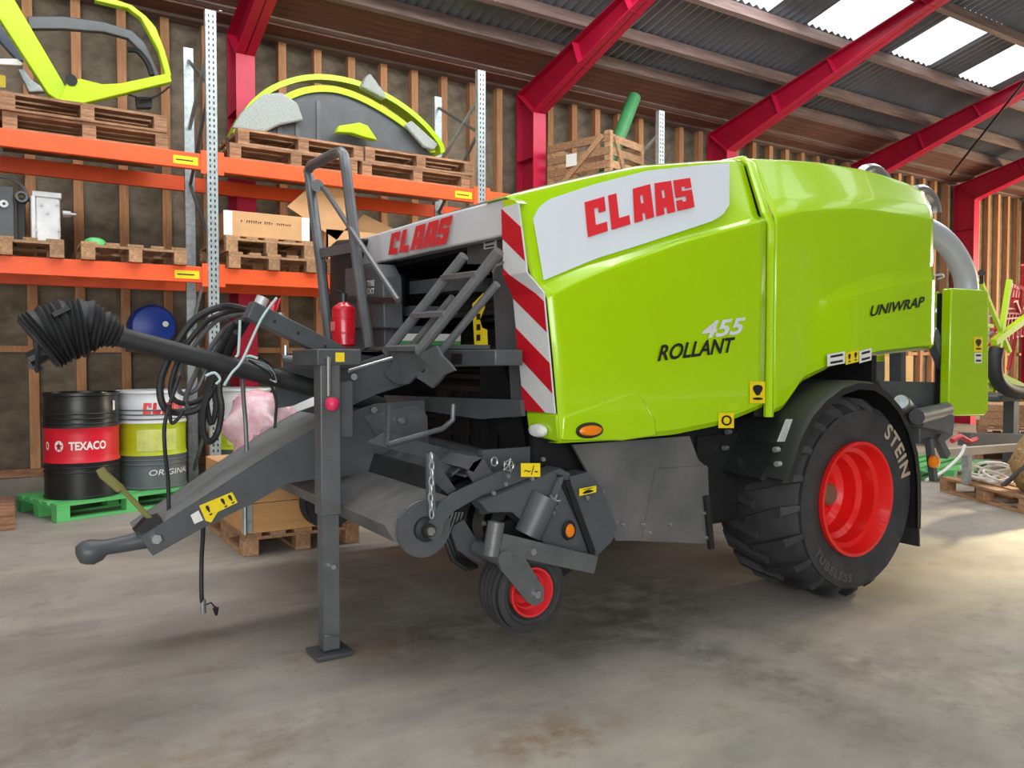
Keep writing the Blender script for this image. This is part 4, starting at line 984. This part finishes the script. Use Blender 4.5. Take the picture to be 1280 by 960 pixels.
# long carton with writing
c = thing('long_carton', 'long brown carton with black writing and white corner labels on two pallets', 'carton', (2.06, 7.75, 2.101+2*PH))
z0 = 2.101+2*PH
build('box', MB().bb((1.68, 7.38, z0), (2.42, 8.1, z0+.225)), M_carton, c, bevel=.004)
for x in (1.66, 2.36):
    build('corner_label', MB().bb((x, 7.374, z0+.004), (x+.075, 7.379, z0+.22)), M_paper, c)
random.seed(5)
for (a, b) in ((1.81, 1.83), (1.86, 1.97), (1.98, 2.0), (2.02, 2.10), (2.13, 2.24), (2.25, 2.27)):
    t = MB(); x = a
    while x < b: h = random.uniform(.012, .028); t.bb((x, 7.3785, z0+.125), (x+.006, 7.3798, z0+.125+h)); t.bb((x, 7.3785, z0+.13+h*.5), (x+.014, 7.3798, z0+.136+h*.5)); x += .02
    o = build('handwriting', t, M_blk, c); o['kind'] = 'stuff'
# torn carton with its flap standing up
c = thing('open_carton', 'torn brown carton with a big raised flap beside the baler handrail', 'carton', (3.0, 7.9, 2.101+PH))
z1 = 2.101+PH
build('box', MB().bb((2.64, 7.5, z1), (2.66, 8.3, z1+.30)).bb((3.38, 7.5, z1), (3.40, 8.3, z1+.30)).bb((2.64, 7.5, z1), (3.4, 7.52, z1+.30)).bb((2.64, 8.28, z1), (3.4, 8.3, z1+.30)).bb((2.64, 7.5, z1), (3.4, 8.3, z1+.01)), M_carton, c)
fl = [on_y(u, v, 7.5) for u, v in [(359, 258), (384, 236), (400, 222), (425, 232), (446, 268), (432, 286), (421, 300)]]
build('flap', MB().prism(fl, (0, .008, 0)), M_carton, c)
fl = [on_y(u, v, 7.7) for u, v in [(432, 290), (455, 268), (492, 286), (470, 300)]]
build('flap', MB().prism(fl, (0, .006, .0)), M_carton, c)
# ---- aluminium gearbox, dark box with hose, green lid
zp = 2.101+PH
g = thing('gearbox', 'cast aluminium gearbox with a stub shaft standing on a pallet on the lower shelf', 'gearbox', (.35, 7.8, zp))
q = [on_y(44, 294, 7.6), on_y(76, 294, 7.6)]
gx0, gx1 = q[0].x, q[1].x; gz = on_y(60, 243, 7.6).z
build('housing', MB().bb((gx0, 7.6, zp), (gx1, 7.95, gz)), M_alu, g, bevel=.02, seg=3)
build('cover', MB().bb((gx0-.03, 7.58, zp+.02), (gx0+.005, 7.97, gz-.02)), M_alu, g, bevel=.01)
build('top_flange', MB().bb((gx0-.02, 7.59, gz-.03), (gx1+.01, 7.96, gz+.02)), M_alu, g, bevel=.008)
p = on_y(78, 267, 7.75)
build('stub_shaft', MB().cyl(p, p+V((.06, 0, 0)), .045, 14).cyl(p+V((.06, 0, 0)), p+V((.10, 0, 0)), .02, 12), M_steel, g)
for u, v in ((52, 256), (60, 266), (72, 256), (45, 288), (74, 288)):
    p = on_y(u, v, 7.6); build('bolt', MB().cyl(p-V((0, .012, 0)), p, .012, 8), M_steel, g)
d = thing('control_unit', 'dark grey metal box with a round port at the left edge of the lower shelf', 'box', (-.05, 7.8, zp))
x1 = on_y(16, 280, 7.6).x
build('box', MB().bb((-.30, 7.6, zp), (x1+.01, 8.0, on_y(8, 232, 7.6).z)), M_grey, d, bevel=.01)
build('side_plate', MB().bb((x1+.012, 7.62, zp), (x1+.03, 7.98, zp+.32)), M_black, d)
p = on_y(5, 255, 7.6); build('port', MB().lathe([(.012, 0), (.012, -.02), (.03, -.02), (.03, 0)], p, (0, 1, 0), 14), M_steel, d)
p = on_y(27, 247, 7.62); build('pipe', MB().lathe([(.028, .0), (.028, -.05), (.045, -.05), (.045, .1)], p, (0, 1, 0), 16), M_grey2, d)
build('pipe_leg', MB().bb((p.x-.04, 7.66, zp), (p.x+.02, 7.74, p.z+.0)), M_blk, d)
build('hose', MB().tube(spl([on_y(u, v, 7.7) for u, v in [(0, 221), (15, 224), (28, 233), (33, 242), (35, 252)]], 4), .012, 8), M_grey2, d)
l_ = build('bucket_lid', MB().lathe([(.001, .075), (.04, .072), (.075, .055), (.09, .02), (.09, 0), (.001, 0)], (on_y(119, 297, 7.62).x, 7.64, zp), (0, 0, 1), 20), M_green)
tag(l_, 'small green domed lid lying on the empty pallet on the lower shelf', 'lid')
# ---- lime cab frame on the top shelf
cf = thing('cab_frame', 'lime green tractor cab frame lying on pallets at the top left', 'cab frame', (.6, 7.8, 3.081+2*PH))
zt = 3.081+2*PH
def flat_bar(name, P, y, th, m, par, bev=.008):
    t = MB().prism([on_y(u, v, y) for u, v in P], (0, th, 0))
    for p in t.v: p.z = max(p.z, 3.081+2*PH+.004)
    return build(name, t, m, par, bevel=bev)
flat_bar('front_post', [(-12, -25), (14, -8), (87, 117), (108, 127), (72, 125), (60, 117), (-8, 12)], 7.5, .10, M_limed, cf)
flat_bar('sill', [(72, 127), (84, 103), (100, 98), (128, 105), (150, 104), (212, 91), (215, 102), (150, 118), (105, 129)], 7.46, .09, M_limed, cf)
flat_bar('roof_arch', [(118, 0), (130, -6), (165, 6), (183, 20), (195, 34), (206, 62), (215, 95), (207, 94), (198, 62), (186, 40), (176, 22), (160, 10)], 7.5, .08, M_limed, cf)
flat_bar('inner_arch', [(34, 20), (80, 20), (130, 27), (165, 38), (180, 52), (190, 72), (200, 96), (192, 96), (178, 66), (160, 48), (130, 40), (80, 36), (36, 36)], 7.9, .06, M_grey, cf)
flat_bar('rear_post', [(-10, 12), (6, 14), (14, 48), (30, 76), (22, 76), (0, 52)], 7.95, .06, mat('slate_blue_paint', (62, 74, 92), .4), cf)
flat_bar('rear_foot', [(22, 86), (30, 86), (40, 100), (62, 114), (36, 115), (32, 106)], 7.9, .08, M_galv, cf)
flat_bar('white_rail', [(-10, 73), (22, 73), (30, 80), (26, 82), (-10, 80)], 7.6, .05, M_paper, cf)
build('bolt_plate', MB().cyl(on_y(89, 100, 7.44), on_y(89, 100, 7.47), .045, 14), M_black, cf)
build('damper', MB().tube(spl([on_y(u, v, 7.8) for u, v in [(160, 62), (172, 64), (184, 78), (190, 94)]], 4), .025, 8), M_dark, cf)
build('cable', MB().tube(spl([on_y(u, v, 7.6) for u, v in [(160, 118), (172, 122), (176, 124), (196, 120), (212, 108)]], 4), .008, 6), M_black, cf)
flat_bar('foot_block', [(170, 121), (190, 121), (190, 134), (172, 134)], 7.65, .08, M_black, cf, 0)
bxw = thing('plywood_box', 'pale plywood box under the lime cab frame at the left edge of the top shelf', 'box', (-.3, 7.6, 3.081+PH))
build('box', MB().bb((-.85, 7.5, 3.081+PH), (-.02, 8.0, on_y(10, 86, 7.5).z)), M_wood, bxw, bevel=.004)
build('yellow_square', MB().bb((on_y(-8, 100, 7.5).x, 7.494, on_y(0, 109, 7.5).z), (on_y(7, 100, 7.5).x, 7.499, on_y(0, 94, 7.5).z)), mat('mustard_paint', (170, 150, 10), .6), bxw)
# ---- two lime mudguards
def guard(label, y, A, wd, inner):
    t = thing('tractor_mudguard', label, 'mudguard', (2.9, y, 3.081+2*PH), 0, 'lime mudguards on the top shelf')
    pts = spl([on_y(u, v, y) for u, v in A], 5)
    zc = 3.081+2*PH+.004
    for p in pts: p.z = max(p.z, zc)
    cen = V((sum(p.x for p in pts)/len(pts), 0, pts[0].z-.1))
    rows = []
    for p in pts:
        n = V((p.x-cen.x, 0, (p.z-cen.z)*1.6)).normalized()
        rows.append([p, p-n*wd, p-n*wd+V((0, .02, 0)), p+V((0, .02, 0))])
    for r in rows:
        for q in r: q.z = max(q.z, zc)
    build('rim_flange', MB().loft(rows, True), M_limed, t)
    build('shell', MB().loft([[p+V((0, .0, -.003)), p+V((0, .30, -.003))] for p in pts]), M_limed, t)
    if inner:
        pl_ = [p - V((0, -.03, .03)) for p in pts]
        for p in pl_: p.z = max(p.z, zc)
        build('inner_panel', MB().prism(pl_, (0, .01, 0)), M_grey, t)
        for i in (6, 9, 13, 17):
            if i < len(pts): p = pts[i]; build('stiffening_rib', MB().bb((p.x-.02, y+.015, zc+.02), (p.x+.02, y+.03, max(p.z-.14, zc+.1))), M_grey2, t)
    return t
guard('lime mudguard with dark inner panel, nearer of the two on the top shelf', 7.56, [(322, 186), (332, 140), (355, 119), (385, 108), (420, 108), (455, 120), (490, 140), (520, 163), (545, 190)], .06, True)
guard('lime mudguard arching higher behind the nearer one on the top shelf', 7.98, [(283, 186), (298, 150), (316, 124), (345, 104), (385, 93), (425, 95), (462, 106), (500, 126), (532, 152), (553, 178), (556, 190)], .055, False)
M_bub = mat('bubble_wrap', (168, 176, 172), .35, 0, .2, 60, bump=.8, bscale=120)
def wrap(P, y, th, name, label):
    t = MB().prism([on_y(u, v, y) for u, v in P], (0, th, 0))
    for p in t.v: p.z = max(p.z, 3.081+2*PH+.006)
    o = build(name, t, M_bub, None, bevel=.02, seg=3); tag(o, label, 'wrapping', 'bubble wrap on the mudguards'); return o
wrap([(290, 166), (302, 140), (330, 117), (352, 115), (372, 128), (380, 150), (350, 156), (330, 168), (318, 176)], 7.50, .05, 'bubble_wrap', 'silvery bubble wrap around the left end of the nearer mudguard')
wrap([(506, 156), (515, 150), (548, 180), (543, 188), (530, 184)], 7.50, .05, 'bubble_wrap', 'silvery bubble wrap around the right end of the nearer mudguard')
wrap([(452, 108), (458, 95), (463, 91), (470, 100), (483, 118), (482, 124)], 7.75, .1, 'bubble_wrap', 'crumpled bubble wrap peak between the two mudguard arches')
o = flat_bar('lime_cover', [(421, 165), (424, 157), (450, 153), (460, 157), (472, 175), (455, 171), (440, 166)], 7.44, .09, M_limed, None)
for v_ in o.data.vertices: v_.co.z = max(v_.co.z, 3.081+2*PH)
tag(o, 'small bright lime cover lying in front of the mudguards on the pallets', 'cover')
# ---- slatted crate with a green pipe
yaw = math.radians(17); cr0 = V((6.10, 7.47, 0)); ex_ = V((math.cos(yaw), math.sin(yaw), 0)); ey_ = V((-math.sin(yaw), math.cos(yaw), 0))
CL, CWd = .70, .86
cc = cr0 + ex_*CL/2 + ey_*CWd/2
b = pallet(cc.x+.0, cc.y, 3.081, yaw+H9, 'pallet under the slatted wooden crate on the top shelf')
b.scale = (.74, .88, 1)
crate = thing('slatted_crate', 'open slatted wooden crate with diagonal braces on the top shelf behind the baler', 'crate', (cc.x, cc.y, 3.081+PH))
Z0, Z1 = 3.081+PH, 3.97
def cp(a, b_, z): return cr0 + ex_*a + ey_*b_ + V((0, 0, z))
for a in (0, CL):
    for b_ in (0, CWd): build('corner_post', MB().bar(cp(a, b_, Z0), cp(a, b_, Z1+(.03 if not a and not b_ else 0)), .08, .06, up=ex_), M_wood, crate)
for i in range(5):
    z = Z0+.07+i*.155
    for b_ in (-.03, CWd+.03): build('slat', MB().bar(cp(-.03, b_, z), cp(CL+.03, b_, z), .02, .09), M_wood, crate)
    for a in (-.03, CL+.03): build('slat', MB().bar(cp(a, -.03, z), cp(a, CWd+.03, z), .02, .09), M_wood if i % 2 else M_woodd, crate)
build('diagonal_brace', MB().bar(cp(-.05, .06, Z1-.03), cp(-.05, CWd*.95, Z0+.1), .02, .07), M_wood, crate)
build('diagonal_brace', MB().bar(cp(.06, -.05, Z1-.03), cp(CL*.55, -.05, Z0+.1), .02, .07), M_wood, crate)
build('crate_floor', MB().prism([cp(0, 0, Z0), cp(CL, 0, Z0), cp(CL, CWd, Z0), cp(0, CWd, Z0)], (0, 0, .02)), M_woodd, crate)
pq = cp(-.065, .42, Z0+.42)
build('paper_label', MB().prism([pq, pq+ey_*.16, pq+ey_*.16+V((0, 0, .15)), pq+V((0, 0, .15))], -ex_*.003), M_paper, crate)
pa, pb_ = cp(.22, .30, Z0+.12), on_y(793, 121, 8.0)
pd = (pb_-pa).normalized()
pt_ = MB().lathe([(.07, 0), (.085, 0), (.085, (pb_-pa).length), (.07, (pb_-pa).length), (.07, .01)], pa, pd, 20)
tag(build('green_pipe', pt_, mat('green_pipe', (64, 138, 84), .45, 0, .1, 4)), 'green plastic pipe leaning out of the slatted wooden crate', 'pipe')
# ================================================================ drums
def drum(x, y, z, rot, label, bands, name='oil_drum', group=None):
    t = thing(name, label, 'drum', (x, y, z), rot, group)
    r, h = .283, .87
    ms = list(bands); prof = []
    for z0_, z1_, m in ms:
        pr_ = []
        n = 10
        for i in range(n+1):
            zz = z0_ + (z1_-z0_)*i/n; rr = r
            for zr in (.30, .585): rr += .010*math.exp(-((zz-zr)/.016)**2)
            if zz > .78: rr -= .006
            pr_.append((rr, zz))
        if z0_ == 0: pr_ = [(r-.01, 0), (r+.008, .004), (r+.008, .018), (r, .024)] + pr_[1:]
        if z1_ == h: pr_ = pr_[:-1] + [(r-.002, h-.03), (r+.008, h-.022), (r+.008, h), (r-.006, h)]
        build('body_band' if 0 < z0_ else 'body_base', MB().lathe(pr_, (0, 0, 0), (0, 0, 1), 44), m, t, local=True)
    if True:
        ribs = MB()
        for zz in ((.22, .26, .62, .66, .70) if 'black' in label else ()): ribs.tube([(math.cos(a)*(r+.002), math.sin(a)*(r+.002), zz) for a in [2*PI*i/44 for i in range(44)]], .007, 5, closed=True)
        if ribs.v: o = build('rolled_rib', ribs, ms[0][2], t, local=True); o['kind'] = 'stuff'
    build('lid', MB().lathe([(.001, h-.018), (r-.008, h-.018)], (0, 0, 0), (0, 0, 1), 40), ms[-1][2], t, local=True)
    build('bung', MB().cyl((r*.6, 0, h-.018), (r*.6, 0, h-.002), .03, 14).v and MB().cyl((r*.6, 0, h-.018), (r*.6, 0, h-.002), .03, 14), M_steel, t, local=True)
    return t, r
def on_drum(t, r, tm, a0, a1, z0, z1, m, name='lettering', off=.0035):
    def fn(x, y):
        a = a0+(a1-a0)*x; return V((math.cos(a)*(r+off), math.sin(a)*(r+off), z0+(z1-z0)*y))
    return build(name, place(tm, fn), m, t, local=True)
def subdiv_x(t, n=6):
    return t
M_dblk = mat('drum_black', (26, 27, 28), .35, 0, .15, 5)
M_dred2 = mat('drum_red', (208, 22, 46), .4, 0, .06, 5)
M_dwht = mat('drum_white', (214, 219, 222), .4, 0, .05, 5)
M_dlim = mat('drum_lime', (176, 192, 30), .4, 0, .06, 5)
M_dgry = mat('drum_grey', (92, 98, 102), .45, 0, .1, 5)
gp_yaw = math.radians(19)
gpx, gpy = .33, 7.22
gc = V((gpx, gpy, 0)) + V((math.cos(gp_yaw), math.sin(gp_yaw), 0))*.6 + V((-math.sin(gp_yaw), math.cos(gp_yaw), 0))*.4
pallet(gc.x, gc.y, .001, gp_yaw, 'green plastic pallet under the black drum and the white drum', 'green')
def to_cam(x, y): return math.atan2(0-y, 0-x)
t, r = drum(.545, 7.655, .001+PH, 0, 'black oil drum with a red band on the green pallet', [(0, .30, M_dblk), (.30, .585, M_dred2), (.585, .87, M_dblk)])
A = to_cam(.545, 7.655)
def bent(s, n=None, **k):
    return text_mb(s, **k)
on_drum(t, r, bent('TEXACO', bold=.03), A-.34, A+.66, .405, .475, M_paper)
sa = A-.62
def disc_mb(n, r0=1.): 
    m_ = MB(); m_.poly([(math.cos(2*PI*i/n)*r0, math.sin(2*PI*i/n)*r0, 0) for i in range(n)]); return m_
on_drum(t, r, disc_mb(20), sa-.13, sa+.13, .395, .485, M_paper)
stt = MB().poly([(math.cos(PI/2+PI*i/5)*(1 if i % 2 == 0 else .42), math.sin(PI/2+PI*i/5)*(1 if i % 2 == 0 else .42), 0) for i in range(10)])
on_drum(t, r, stt, sa-.11, sa+.11, .402, .478, M_dred2, 'star_emblem', .005)
tt = text_mb('T', bold=.06); on_drum(t, r, tt, sa-.035, sa+.035, .42, .455, M_blk, 'lettering', .0065)
on_drum(t, r, bent('O', bold=.03), A-1.12, A-.98, .405, .475, M_paper)
on_drum(t, r, MB().add([(0, 0, 0), (1, 0, 0), (1, 1, 0), (0, 1, 0)], [(0, 1, 2, 3)]), A+.95, A+1.05, .72, .80, M_paper, 'white_label')
def claas_drum(x, y, label, group=None, word=True):
    t, r = drum(x, y, .001+PH, 0, label, [(0, .30, M_dgry), (.30, .585, M_dlim), (.585, .87, M_dwht)], group=group)
    A = to_cam(x, y)
    if word: on_drum(t, r, block_word('CLAAS', .1), A-.26, A+1.1, .665, .765, M_red)
    on_drum(t, r, text_mb('ORIGINAL', shear=.2), A-.10, A+1.35, .125, .175, M_paper)
    rs = MB()
    for i in range(10): rs.add([(i, 0, 0), (i+1, 0, 0), (i+1, 1, 0), (i, 1, 0)], [(0, 1, 2, 3)])
    on_drum(t, r, rs, A-.45, A+.75, .34, .53, mat('drum_lime_pale', (200, 210, 110), .4, 0, .15, 8), 'pale_picture')
    return t
claas_drum(1.125, 7.875, 'white drum with lime and grey bands beside the black drum')
claas_drum(1.93, 7.96, 'white and lime drum just behind the rack upright, above the pink bag')
claas_drum(2.55, 7.98, 'white and lime drum mostly hidden behind the parking stand', word=False)
for zz in (.30, .585): pass
# blue canister bracketed to the wall
bc = thing('blue_canister', 'round dark blue canister on the timber wall above the drums', 'canister', (1.27, 8.6, 1.4))
c0 = on_y(193, 408, 8.45)
build('body', MB().lathe([(.001, 0), (.10, .004), (.19, .03), (.215, .08), (.215, .30), (.20, .34), (.001, .34)], c0, (0, 1, 0), 28), M_blue, bc)
build('cap', MB().cyl(on_y(207, 405, 8.43), on_y(207, 405, 8.47), .028, 14), M_paper, bc)
build('wall_bracket', MB().bb((c0.x-.2, c0.y+.32, c0.z-.24), (c0.x+.22, 8.95, c0.z-.19)).bb((c0.x-.2, c0.y+.06, c0.z-.24), (c0.x+.2, c0.y+.34, c0.z-.21)), M_grey, bc)
# ---- collar box with the pink wrapped goods on it
cb = thing('pallet_collar_box', 'plywood pallet collar box with steel hinges behind the drawbar', 'box', (1.70, 5.93, .001+PH))
zb = .001+PH
x0_, x1_, y0_, y1_ = 1.31, 2.09, 5.34, 6.52
for k in range(2):
    z = zb+.2*k
    for a, b_ in (((x0_, y0_, z), (x1_, y0_+.02, z+.195)), ((x0_, y1_-.02, z), (x1_, y1_, z+.195)), ((x0_, y0_, z), (x0_+.02, y1_, z+.195)), ((x1_-.02, y0_, z), (x1_, y1_, z+.195))):
        build('collar_board', MB().bb(a, b_), mat('collar_plywood', (206, 156, 100), .7, 0, .15, 3, stretch=(1, 1, 6), rand=.08), cb)
    for hx_ in (x0_-.012, x0_+.02):
        build('hinge', MB().bb((hx_-.002, y0_-.012, z+.01), (hx_+.03, y0_-.001, z+.19)), M_galv, cb)
    build('hinge_pin', MB().cyl((x0_+.004, y0_-.014, z), (x0_+.004, y0_-.014, z+.195), .012, 8), M_steel, cb)
build('lid', MB().bb((x0_+.02, y0_+.02, zb+.38), (x1_-.02, y1_-.02, zb+.395)), M_carton, cb)
M_bag = mat('pink_film', (234, 208, 212), .25, 0, .2, 6, bump=.6, bscale=14, col2=(220, 150, 168))
def blob(c, s, n=14, seed=1, amp=.18):
    random.seed(seed); t = MB(); rows = []
    fr = [(random.uniform(2, 5), random.uniform(0, 6), random.uniform(2, 5), random.uniform(0, 6)) for _ in range(4)]
    for i in range(n+1):
        th_ = PI*i/n; row = []
        for j in range(2*n):
            ph = PI*j/n
            d = V((math.sin(th_)*math.cos(ph), math.sin(th_)*math.sin(ph), math.cos(th_)))
            k = 1 + amp*sum(math.sin(a*d.x*1.7+b_)*math.sin(c_*d.z*1.7+e_+d.y*2) for a, b_, c_, e_ in fr)/2
            z = d.z*k*s[2]
            row.append(V(c)+V((d.x*k*s[0], d.y*k*s[1], max(z, -s[2]*.8))))
        rows.append(row)
    return t.loft(rows, True)
pk_ = thing('pink_bag', 'pink translucent plastic bag of goods on the collar box beyond the drawbar', 'bag', (1.5, 5.7, zb+.395))
zz = zb+.395
build('bag', blob((1.54, 5.72, zz+.245), (.25, .26, .30), 18, 3, .16), M_bag, pk_)
build('bag_fold', blob((1.78, 5.64, zz+.165), (.22, .2, .20), 16, 8, .2), M_bag, pk_)
build('red_contents', MB().cyl((1.46, 5.52, zz+.02), (1.46, 5.52, zz+.18), .05, 12), mat('deep_pink', (196, 66, 96), .4), pk_)
# ================================================================ things beyond the baler on the right
def floor_z(u, v): return on_z(u, v, 0)
aw = math.radians(61.4)
pallet(7.78, 3.62, .001, aw, 'pallet with white hoses and a straw sack, on the floor beyond the rear wheel')
pallet(8.75, 5.0, .001, .2, 'green plastic pallet on the floor just beyond the rear wheel', 'green')
zp = .001+PH
# straw sack
s_ = thing('straw_sack', 'tan woven sack of straw on the pallet beyond the baler', 'sack', (7.45, 3.35, zp))
M_straw = mat('straw_sack', (190, 160, 112), .95, 0, 0, 30, col2=(140, 112, 72), bump=.8, bscale=60)
build('sack', blob((7.62, 3.34, zp+.24), (.36, .26, .30), 14, 5, .12), M_straw, s_)
build('strap', MB().bar((7.30, 3.55, zp+.05), (7.22, 3.1, zp+.50), .06, .02), M_grey, s_)
# coil of white hose
wh = MB(); random.seed(11)
h_ = thing('white_hose', 'loose loops of white hose on the pallet behind the rear wheel', 'hose', (7.75, 4.0, zp))
for k in range(7):
    rr = random.uniform(.13, .24); cx_, cy_ = 7.78+random.uniform(-.1, .06), 3.92+random.uniform(-.12, .1); tl = random.uniform(.2, 1.0)
    pts = [V((cx_+rr*math.cos(a), cy_+rr*math.sin(a)*.7, zp+.02+rr*.9*(1+math.sin(a+k))*tl*.6)) for a in [2*PI*i/22 for i in range(22)]]
    build('loop', MB().tube(pts, .012, 6, closed=True), M_paper, h_)
build('end', MB().tube(spl([on_y(u, v, 3.75) for u, v in [(1158, 600), (1178, 590), (1200, 570), (1206, 556)]], 4), .013, 6), M_paper, h_)
# stack with planks and cartons
st_lab = ['lowest pallet of the plank stack behind the white hoses', 'middle pallet of the plank stack behind the white hoses', 'top pallet of the plank stack behind the white hoses']
for i in range(3): pallet(11.3, 5.4, .001+i*PH, math.radians(25)+.03*i, st_lab[i], 'new' if i % 2 else 'old')
c = thing('wooden_case', 'tan wooden case on a stack of pallets beyond the lime film cover', 'case', (11.3, 5.4, .001+3*PH))
z3 = .001+3*PH
R25 = Matrix.Rotation(math.radians(25), 3, 'Z')
for i in range(3):
    build('plank', MB().box((11.3, 5.4, z3+.045+i*.09), (1.1, .7, .086), R25), M_wood, c)
for i in range(3): pallet(11.2, 7.4, .001+i*PH, 0, ['lowest', 'middle', 'top'][i] + ' pallet under the tan carton seen beneath the green rear panel', 'old')
cx = thing('tan_carton', 'large tan carton with a brown mark seen under the green rear panel', 'carton', (11.2, 7.4, .001+3*PH))
build('box', MB().bb((10.75, 7.05, z3), (11.75, 7.75, 1.34)), mat('tan_carton', (214, 172, 112), .8, 0, .1, 3), cx, bevel=.006)
build('tape', MB().bb((10.749, 7.36, z3), (10.752, 7.43, 1.341)), M_carton, cx)
build('brown_mark', MB().lathe([(.001, 0), (.07, 0)], (11.4, 7.048, 1.12), (0, 1, 0), 12), mat('brown_mark', (160, 92, 50), .8), cx)
# hay tedder
td = thing('hay_tedder', 'lime hay tedder with red rotor and black hose parked at the right end', 'tedder', (10.2, 4.6, 0))
Y0_ = 4.6
build('main_beam', MB().bar(on_y(1165, 567, 3.95), on_y(1300, 557, 3.95), .07, .07), mat('pale_grey_beam', (176, 168, 156), .5, 0, .1, 4), td)
build('dark_beam', MB().bar(on_y(1205, 549, 4.3), on_y(1300, 550, 4.3), .12, .13), M_grey, td)
p = on_y(1208, 600, 3.95); build('support_leg', MB().bb((p.x-.03, 3.92, zp+.002), (p.x+.03, 3.98, on_y(1208, 563, 3.95).z)), M_galv, td)
for (a, b, w_) in (((1236, 470), (1290, 496), .14), ((1242, 428), (1290, 392), .07), ((1225, 350), (1262, 440), .04), ((1262, 350), (1240, 490), .05), ((1196, 400), (1240, 408), .04)):
    build('frame_arm', MB().bar(on_y(*a, Y0_), on_y(*b, Y0_), w_, w_), M_limed, td)
build('black_hose', MB().tube(spl([on_y(u, v, 4.45) for u, v in [(1246, 436), (1243, 455), (1247, 476), (1262, 488), (1285, 492)]], 4), .075, 12), M_rub, td)
build('gearbox_housing', MB().bb(on_y(1250, 503, 4.7), on_y(1290, 488, 5.1)), M_grey, td, bevel=.03)
build('carrier_post', MB().bb((on_y(1262, 500, 4.8).x, 4.75, 0), (on_y(1262, 500, 4.8).x+.12, 4.87, 1.0)), M_grey, td)
M_rr = mat('tedder_red', (196, 48, 62), .5)
hub = on_y(1275, 392, 4.8)
for k in range(11):
    a = math.radians(100 + k*16); e_ = hub + V((.55*math.cos(a)*.7, .2*math.sin(a*2), .62*math.sin(a)))
    build('rotor_tine', MB().tube([hub, hub.lerp(e_, .8), e_+V((-.04, 0, -.05))], .022, 6), M_rr, td)
gr_ = MB()
for k in range(9):
    o0 = on_y(1245+k*5, 430-k*1.5, 4.75); o1 = on_y(1262+k*3, 352+k*2, 4.85); gr_.bar(o0, o1, .02, .02)
for k in range(6):
    gr_.bar(on_y(1244+k*3, 425-k*13, 4.75), on_y(1290, 418-k*11, 4.8), .02, .02)
o = build('rotor_guard', gr_, M_rr, td); o['kind'] = 'stuff'
for (a, b) in (((1152, 372), (1180, 430)), ((1226, 352), (1262, 440)), ((1238, 395), (1275, 420)), ((1230, 420), (1252, 410))):
    build('stay_rod', MB().cyl(on_y(*a, 4.9), on_y(*b, 4.9), .016, 6), M_galv, td)
build('red_valve', MB().tube([on_y(u, v, 4.1) for u, v in [(1190, 551), (1200, 545), (1212, 552), (1220, 549)]], .026, 8), M_rr, td)
